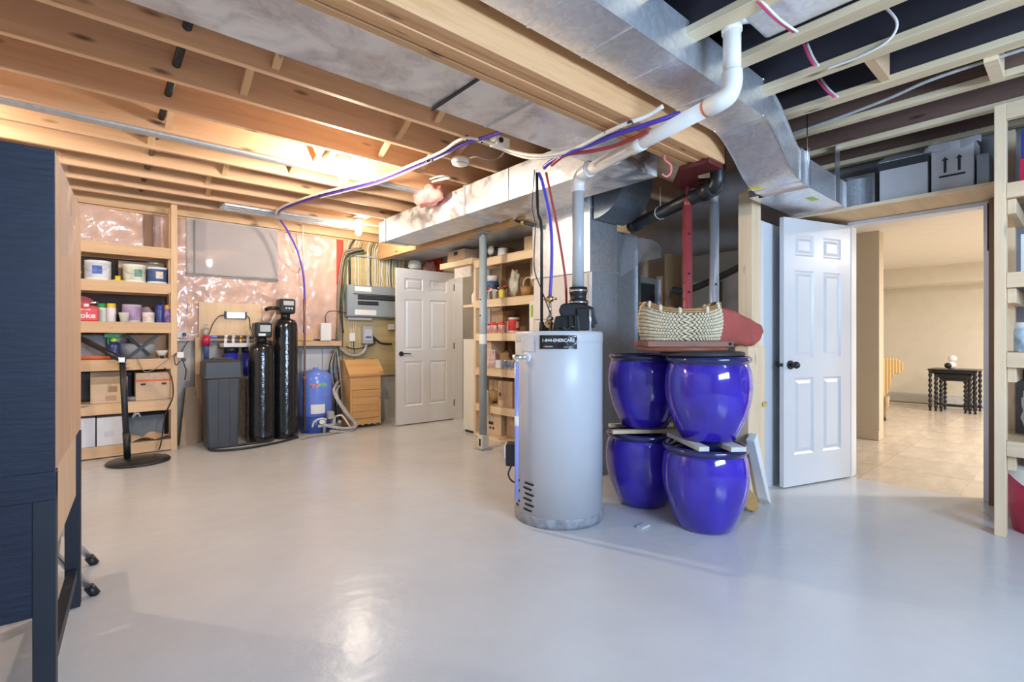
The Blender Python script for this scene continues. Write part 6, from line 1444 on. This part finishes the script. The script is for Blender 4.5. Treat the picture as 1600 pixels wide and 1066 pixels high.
P('tape_flap', mb().grid(lambda u, v: (-0.12 + 0.26 * u, -0.134 - 0.006 * math.sin(9 * u), 0.325 - (0.03 + 0.03 * abs(math.sin(7 * u))) * v), 12, 3), M('grey_tape', (0.36, 0.36, 0.38), 0.4), c2_, local=True)
box_on_door_shelf(1526, 1546, 0.20, 'blue grey tub beside the arrow carton above the doorway', M('blue_grey_tub', (0.36, 0.42, 0.48), 0.5), tape=False)

# ================================================================== shelf unit at the right edge
rs = T('workshop_shelf', 'pale lumber shelf at the right edge of the room', 'shelf', (4.2, -0.1, 0))
P('post', mb().box(3.92, 4.008, 0.300, 0.349, 0, 2.452), pineZ, rs, bev=0.003)
P('post', mb().box(4.45, 4.54, 0.300, 0.349, 0, 2.452), pineZ, rs, bev=0.003)
P('post', mb().box(3.92, 3.958, -0.75, -0.66, 0, 2.452), pineZ, rs, bev=0.003)
P('post', mb().box(4.50, 4.54, -0.75, -0.66, 0, 2.452), pineZ, rs, bev=0.003)
for z in (2.0, 1.495, 1.045, 0.545):
    P('shelf_board', mb().box(3.96, 4.54, -0.75, 0.34, z - 0.014, z), plyM, rs)
    P('front_rail', mb().box(3.922, 3.960, -0.66, 0.299, z - 0.085, z), pineY, rs, bev=0.003)
    P('side_brace', mb().box(4.009, 4.449, 0.305, 0.343, z - 0.085, z - 0.0145), pineY, rs, bev=0.003)
    P('side_brace', mb().box(3.962, 4.50, 0.262, 0.299, z - 0.17, z - 0.086), pineY, rs, bev=0.003)
P('top_rail', mb().box(3.922, 3.960, -0.66, 0.299, 2.36, 2.45), pineY, rs)
S('blue_carton', mb().box(3.99, 4.25, -0.10, 0.245, 2.1385, 2.30), deep_blue, 'bright blue package on top of the workshop shelf', 'package', bev=0.01)
rc = T('red_carton', 'red carton with white panel under the blue package', 'carton', (4.12, 0.07, 2.001))
P('box_body', mb().box(3.98, 4.26, -0.10, 0.250, 2.001, 2.137), crimson, rc, bev=0.003)
P('print_panel', mb().box(3.978, 3.980, -0.08, 0.215, 2.02, 2.095), paper, rc)
P('print_spot', mb().cyl((3.977, 0.205, 2.12), (3.980, 0.205, 2.12), 0.012, n=12), paper, rc)
S('white_binder', mb().box(4.05, 4.30, 0.205, 0.250, 1.4955, 1.72), paper, 'white binder upright on the second workshop shelf', 'binder')
S('grey_binder', mb().box(4.05, 4.30, 0.150, 0.20, 1.4955, 1.70), card_g, 'grey binder upright on the second workshop shelf', 'binder')
t = jar('screw_jar', 'blue and white jar on the third workshop shelf', (4.05, 0.235, 1.0455), 0.045, 0.17, M('jar_blue_white', (0.45, 0.58, 0.72), 0.3, var=0.5, scale=18), paper)
S('saw_blade', mb().bar((4.00, 0.15, 1.072), (4.10, 0.05, 1.072), 0.004, 0.05), chrome, 'thin silver saw blade on the third workshop shelf', 'saw')
S('grey_tarp', lump((4.20, 0.16, 0.692), 0.10, 0.10, 0.16, 2.9, 18, 14, 0.3), card_g, 'folded grey tarp on the lowest workshop shelf', 'tarp')
S('slate_board', mb().hexa([(4.30, 0.15, 0.546), (4.32, 0.15, 0.546), (4.32, 0.29, 0.546), (4.30, 0.29, 0.546)], [(4.38, 0.15, 0.93), (4.40, 0.15, 0.93), (4.40, 0.29, 0.93), (4.38, 0.29, 0.93)]), M('slate_dark', (0.10, 0.10, 0.12), 0.6), 'dark board leaning on the lowest workshop shelf', 'board')
rbn = T('red_bin', 'crimson waste bin with white liner under the workshop shelf', 'bin', (4.19, 0.13, 0))
P('bin_body', mb().lathe([(0, 0.0), (0.165, 0.0), (0.215, 0.36), (0.208, 0.36), (0.158, 0.01), (0, 0.01)], (4.19, 0.13, 0.002), 36), crimson, rbn)
P('liner', mb().grid(lambda u, v: (4.19 + (0.222 + 0.008 * math.sin(17 * u * 2 * math.pi / 6)) * math.cos(2 * math.pi * u), 0.13 + (0.222 + 0.008 * math.sin(19 * u)) * math.sin(2 * math.pi * u), 0.385 - (0.07 + 0.03 * math.sin(2 * math.pi * u * 5)) * v), 48, 3), paper, rbn)
P('liner_top', mb().lathe([(0.222, 0.385), (0.20, 0.40), (0.18, 0.36), (0, 0.20)], (4.19, 0.13, 0), 36), paper, rbn)

# ================================================================== furniture in the finished room
nt = T('nesting_tables', 'dark carved nesting tables against the cream wall', 'side table', (10.25, 1.33, 0))
tb_m = M('ebony_wood', (0.012, 0.014, 0.02), 0.3, var=0.2)
def turned(x, y, h, r_):
    pr = [(0, 0), (r_ * 0.9, 0)]
    n_ = 7
    for k in range(n_):
        z0 = h * (0.06 + 0.88 * k / n_); dz = h * 0.88 / n_
        pr += [(r_ * 0.55, z0), (r_ * 1.15, z0 + dz * 0.35), (r_ * 1.15, z0 + dz * 0.6), (r_ * 0.6, z0 + dz * 0.9)]
    pr += [(r_, h * 0.95), (r_, h), (0, h)]
    return mb().lathe(pr, (x, y, 0), 10)
sizes = ((9.98, 10.52, 1.06, 1.64, 0.655), (10.0, 10.46, 1.12, 1.575, 0.60), (10.03, 10.40, 1.175, 1.515, 0.55))
for (x0, x1, y0, y1, h) in sizes:
    P('table_top', mb().box(x0, x1, y0, y1, h - 0.02, h), tb_m, nt, bev=0.004)
    P('apron', mb().box(x0 + 0.02, x0 + 0.035, y0 + 0.02, y1 - 0.02, h - 0.075, h - 0.02), tb_m, nt)
    for xx in (x0 + 0.03, x1 - 0.03):
        for yy in (y0 + 0.03, y1 - 0.03):
            P('leg', turned(xx, yy, h - 0.02, 0.022), tb_m, nt)
    P('stretcher', mb().box(x1 - 0.045, x1 - 0.02, y0 + 0.03, y1 - 0.03, 0.05, 0.08), tb_m, nt)
vz = T('ceramic_figure', 'small black and white ceramic figure on the nesting tables', 'figurine', (10.12, 1.38, 0.656))
P('body', mb().sphere((10.12, 1.38, 0.656 + 0.06), 0.068, 14, 10, sz=0.9), paper, vz)
P('head', mb().sphere((10.12, 1.36, 0.656 + 0.16), 0.055, 14, 10), paper, vz)
P('dark_patch', mb().sphere((10.075, 1.405, 0.656 + 0.055), 0.048, 12, 8, sz=0.95), black, vz)
strm, snt, sb_ = _base('gold_striped_fabric')
wn_ = snt.nodes.new('ShaderNodeTexWave'); wn_.wave_type = 'BANDS'; wn_.bands_direction = 'X'; wn_.inputs['Scale'].default_value = 7.5; wn_.inputs['Distortion'].default_value = 0.4
tcn = snt.nodes.new('ShaderNodeTexCoord'); crn = snt.nodes.new('ShaderNodeValToRGB')
crn.color_ramp.elements[0].color = (0.34, 0.20, 0.06, 1); crn.color_ramp.elements[1].color = (0.66, 0.46, 0.20, 1)
snt.links.new(tcn.outputs['Object'], wn_.inputs['Vector']); snt.links.new(wn_.outputs['Fac'], crn.inputs[0]); snt.links.new(crn.outputs[0], sb_.inputs['Base Color'])
sb_.inputs['Roughness'].default_value = 0.6
sc = T('chaise_sofa', 'gold striped scroll arm chaise behind the wall end', 'sofa', (8.33, 1.81, 0), FACE)
def su(px, py): return ((px - 1382) / FPX * 6.74, CAM_H + (HORIZON - py) / FPX * 6.74)
prof_ = [su(*q) for q in ((1330, 568), (1360, 560), (1385, 559), (1402, 561), (1411, 568), (1411, 579), (1404, 585), (1397, 585), (1393, 592), (1390, 604), (1386, 615), (1380, 622), (1330, 622))]
P('scroll_arm', mb().prism(prof_, 'Y', 0.0, 0.55), strm, sc, bev=0.02, local=True)
for dx, dy in ((0, 0.04), (0.03, 0.5)):
    P('leg', mb().tube([(su(1385, 0)[0] + dx, dy, 0.33), (su(1386, 0)[0] + dx, dy, 0.20), (su(1381, 0)[0] + dx, dy, 0.06)], [0.045, 0.03, 0.022], 8), W('gilt_wood', (0.60, 0.44, 0.26), (0.5, 0.35, 0.2), 'Z', knots=0.1), sc, local=True)
    P('hoof_foot', mb().lathe([(0, 0), (0.035, 0), (0.03, 0.06), (0, 0.075)], (su(1381, 0)[0] + dx, dy, 0), 10), brown, sc, local=True)

# ================================================================== pipes and cables under the joists
S('gas_line', mb().cyl((0.335, 2.15, 2.565), (0.375, 6.28, 2.565), 0.020, n=10), black, 'black pipe running through the joists at the left', 'pipe')
def run(name, pts, r_, mat, label, cat='cable', n=8):
    return S(name, mb().tube(pts, r_, n, smooth_steps=6), mat, label, cat)
Zc = 2.452
main = [(432, 334), (438, 328), (460, 318), (500, 305), (535, 296), (590, 282), (640, 262), (690, 240)]
run('purple_tubing', [aY(475, 520, 6.0), aY(476, 470, 6.03), aY(474, 430, 6.08), aY(466, 395, 6.1), aY(450, 362, 6.1), aY(437, 341, 6.0)] + [aZ(px, py + 1.5, Zc) for px, py in main[1:]] + [aZ(725, 225, Zc), aZ(760, 214, Zc), aZ(788, 205, Zc)], 0.013, purple, 'purple water tubing from the black tanks along the ceiling', 'water line')
run('white_cable_run', [aY(433, 350, 6.15), aY(432, 338, 6.0)] + [aZ(px, py - 3, Zc - 0.004) for px, py in main] + [aZ(712, 222, Zc), aZ(727, 216, Zc - 0.003), aZ(745, 217, Zc), aZ(770, 224, Zc - 0.02), aZ(800, 236, 2.38), aZ(835, 243, 2.245), aZ(870, 241, 2.20), aZ(900, 232, 2.19), aZ(940, 211, 2.195), aZ(975, 195, 2.20), aZ(1010, 182, 2.215), aZ(1036, 166, 2.24)], 0.011, cable_w, 'white cable clipped along the joists and under the beam')
run('white_cable_run', [aZ(px, py + 4, Zc - 0.008) for px, py in main[3:]] + [aZ(720, 228, Zc), aZ(752, 219, Zc - 0.005), aZ(775, 229, Zc - 0.03), aZ(803, 241, 2.37), aZ(836, 248, 2.24), aZ(880, 243, 2.19)], 0.009, cable_w, 'second white cable below the purple tubing')
run('grey_cable_run', [aY(445, 365, 6.2), aY(458, 400, 6.25), aY(475, 420, 6.3), aY(473, 380, 6.3), aY(474, 352, 6.25)], 0.006, cable_w, 'thin white wire looping on the pink insulation')
run('purple_tubing', [aZ(850, 262, 2.19), aZ(862, 252, 2.20), aZ(890, 238, 2.185), aZ(925, 225, 2.185), aZ(960, 211, 2.19), aZ(1000, 198, 2.20), aZ(1030, 188, 2.21), aZ(1062, 177, 2.24)], 0.013, purple, 'dark purple water tubing passing under the beam end', 'water line')
run('red_tubing', [aZ(862, 258, 2.185), aZ(884, 242, 2.185), aZ(920, 237, 2.18), aZ(960, 228, 2.178), aZ(990, 216, 2.178), aZ(1012, 205, 2.19)], 0.011, pex_red, 'red water tubing tucked behind the white vent pipe', 'water line')
ct_ = T('cable_ties', 'black ties around the cables under the beam', 'cable ties', tuple(aZ(940, 211, 2.16)))
for px, py, z in ((905, 231, 2.19), (948, 208, 2.196), (985, 192, 2.20), (968, 199, 2.20)):
    c_ = aZ(px, py, z); P('tie', mb().lathe([(0.011, -0.006), (0.0165, -0.006), (0.0165, 0.006), (0.011, 0.006)], tuple(c_), 10), black, ct_)
ct_ = T('cable_ties', 'black ties around the bundle below the left joists', 'cable ties', tuple(aZ(590, 282, 2.43)))
for px, py in ((500, 304), (535, 295), (667, 250), (675, 248), (729, 216), (752, 220)):
    c_ = aZ(px, py, Zc); P('tie', mb().sphere((c_.x, c_.y, c_.z), 0.021, 8, 6, sx=0.5), black, ct_)
jb = T('junction_box', 'small white junction box beside the trunk duct', 'junction box', tuple(aZ(783, 224, 2.42)))
c_ = aZ(783, 224, 2.44)
P('box', mb().box(c_.x - 0.05, c_.x + 0.06, c_.y - 0.02, c_.y + 0.06, 2.42, 2.48), paper, jb, bev=0.004)
P('knob', mb().cyl((c_.x - 0.02, c_.y - 0.03, 2.45), (c_.x - 0.02, c_.y - 0.02, 2.45), 0.018, n=12), black, jb)
run('detector_wire', [aZ(734, 247, 2.46), aZ(745, 245, 2.44), aZ(765, 250, 2.42), aZ(780, 246, 2.44), aZ(790, 235, 2.47)], 0.005, cable_t, 'tan wire drooping from the smoke detector', 'wire', 6)
run('wire_coil', [aZ(672, 280, 2.47), aZ(690, 275, 2.45), aZ(702, 278, 2.45), aZ(685, 282, 2.44), aZ(676, 284, 2.45), aZ(700, 276, 2.46)], 0.007, cable_w, 'coil of white wire tacked to the joist', 'wire', 6)
pk = T('paint_hook', 'pink coated hook screwed under the main beam', 'hook', tuple(aD(1040, 282, 3.0)))
P('hook', mb().tube([aD(1038.5, 243, 3.0), aD(1039, 250, 3.0), aD(1048, 258, 3.0), aD(1048, 270, 3.0), aD(1041, 276, 3.0), aD(1034, 272, 3.0)], 0.007, 8, smooth_steps=5), M('pink_vinyl', (0.80, 0.22, 0.20), 0.35), pk)
# right side bays
rd = T('bay_duct', 'silver metal duct between the joists at the top right', 'duct', (2.26, -0.2, 2.5))
P('duct_body', mb().box(2.12, 2.40, -1.6, 0.98, 2.515, 2.66), galv, rd, bev=0.02)
run('yellow_cable', [(3.285, 1.3, 2.487), (3.29, 0.8, 2.49), (3.283, 0.3, 2.487), (3.286, -0.4, 2.487)], 0.009, cable_y, 'yellow cable running along a joist at the right')
run('grey_cable_run', [(3.50, 1.45, 2.466), (3.47, 1.1, 2.464), (3.41, 0.75, 2.47), (3.36, 0.5, 2.487), (3.34, 0.0, 2.487)], 0.009, hose_grey, 'grey cable slung beneath the right joists')
run('white_stub', [(2.73, 0.62, 2.66), (2.76, 0.56, 2.55), (2.785, 0.60, 2.49), (2.80, 0.72, 2.473), (2.80, 0.85, 2.473)], 0.006, cable_w, 'white cable bending up between the right joists')
for k, (pa, pb_, l_) in enumerate((((1182, 0), (1240, 50), 'pink and white wire hanging behind the vent elbow'), ((1255, 68), (1273, 103), 'pink and white wire stapled across the second right joist'), ((1276, 122), (1304, 152), 'pink and white wire stapled across the third right joist'))):
    w_ = T('twin_wire', l_, 'wire', tuple(aZ(pb_[0], pb_[1], ZJ - 0.012)), group='pink and white wires on the right joists')
    for d_, mm in ((0, M('pink_wire', (0.72, 0.06, 0.18), 0.4)), (6, cable_w)):
        p0, p1 = aZ(pa[0] + d_, pa[1], 2.60 if k else 2.484), aZ(pb_[0] + d_, pb_[1], ZJ - 0.012)
        P('wire', mb().tube([p0, p0.lerp(p1, 0.5) + Vector((0, 0, -0.012)), p1], 0.006, 6, smooth_steps=4), mm, w_)
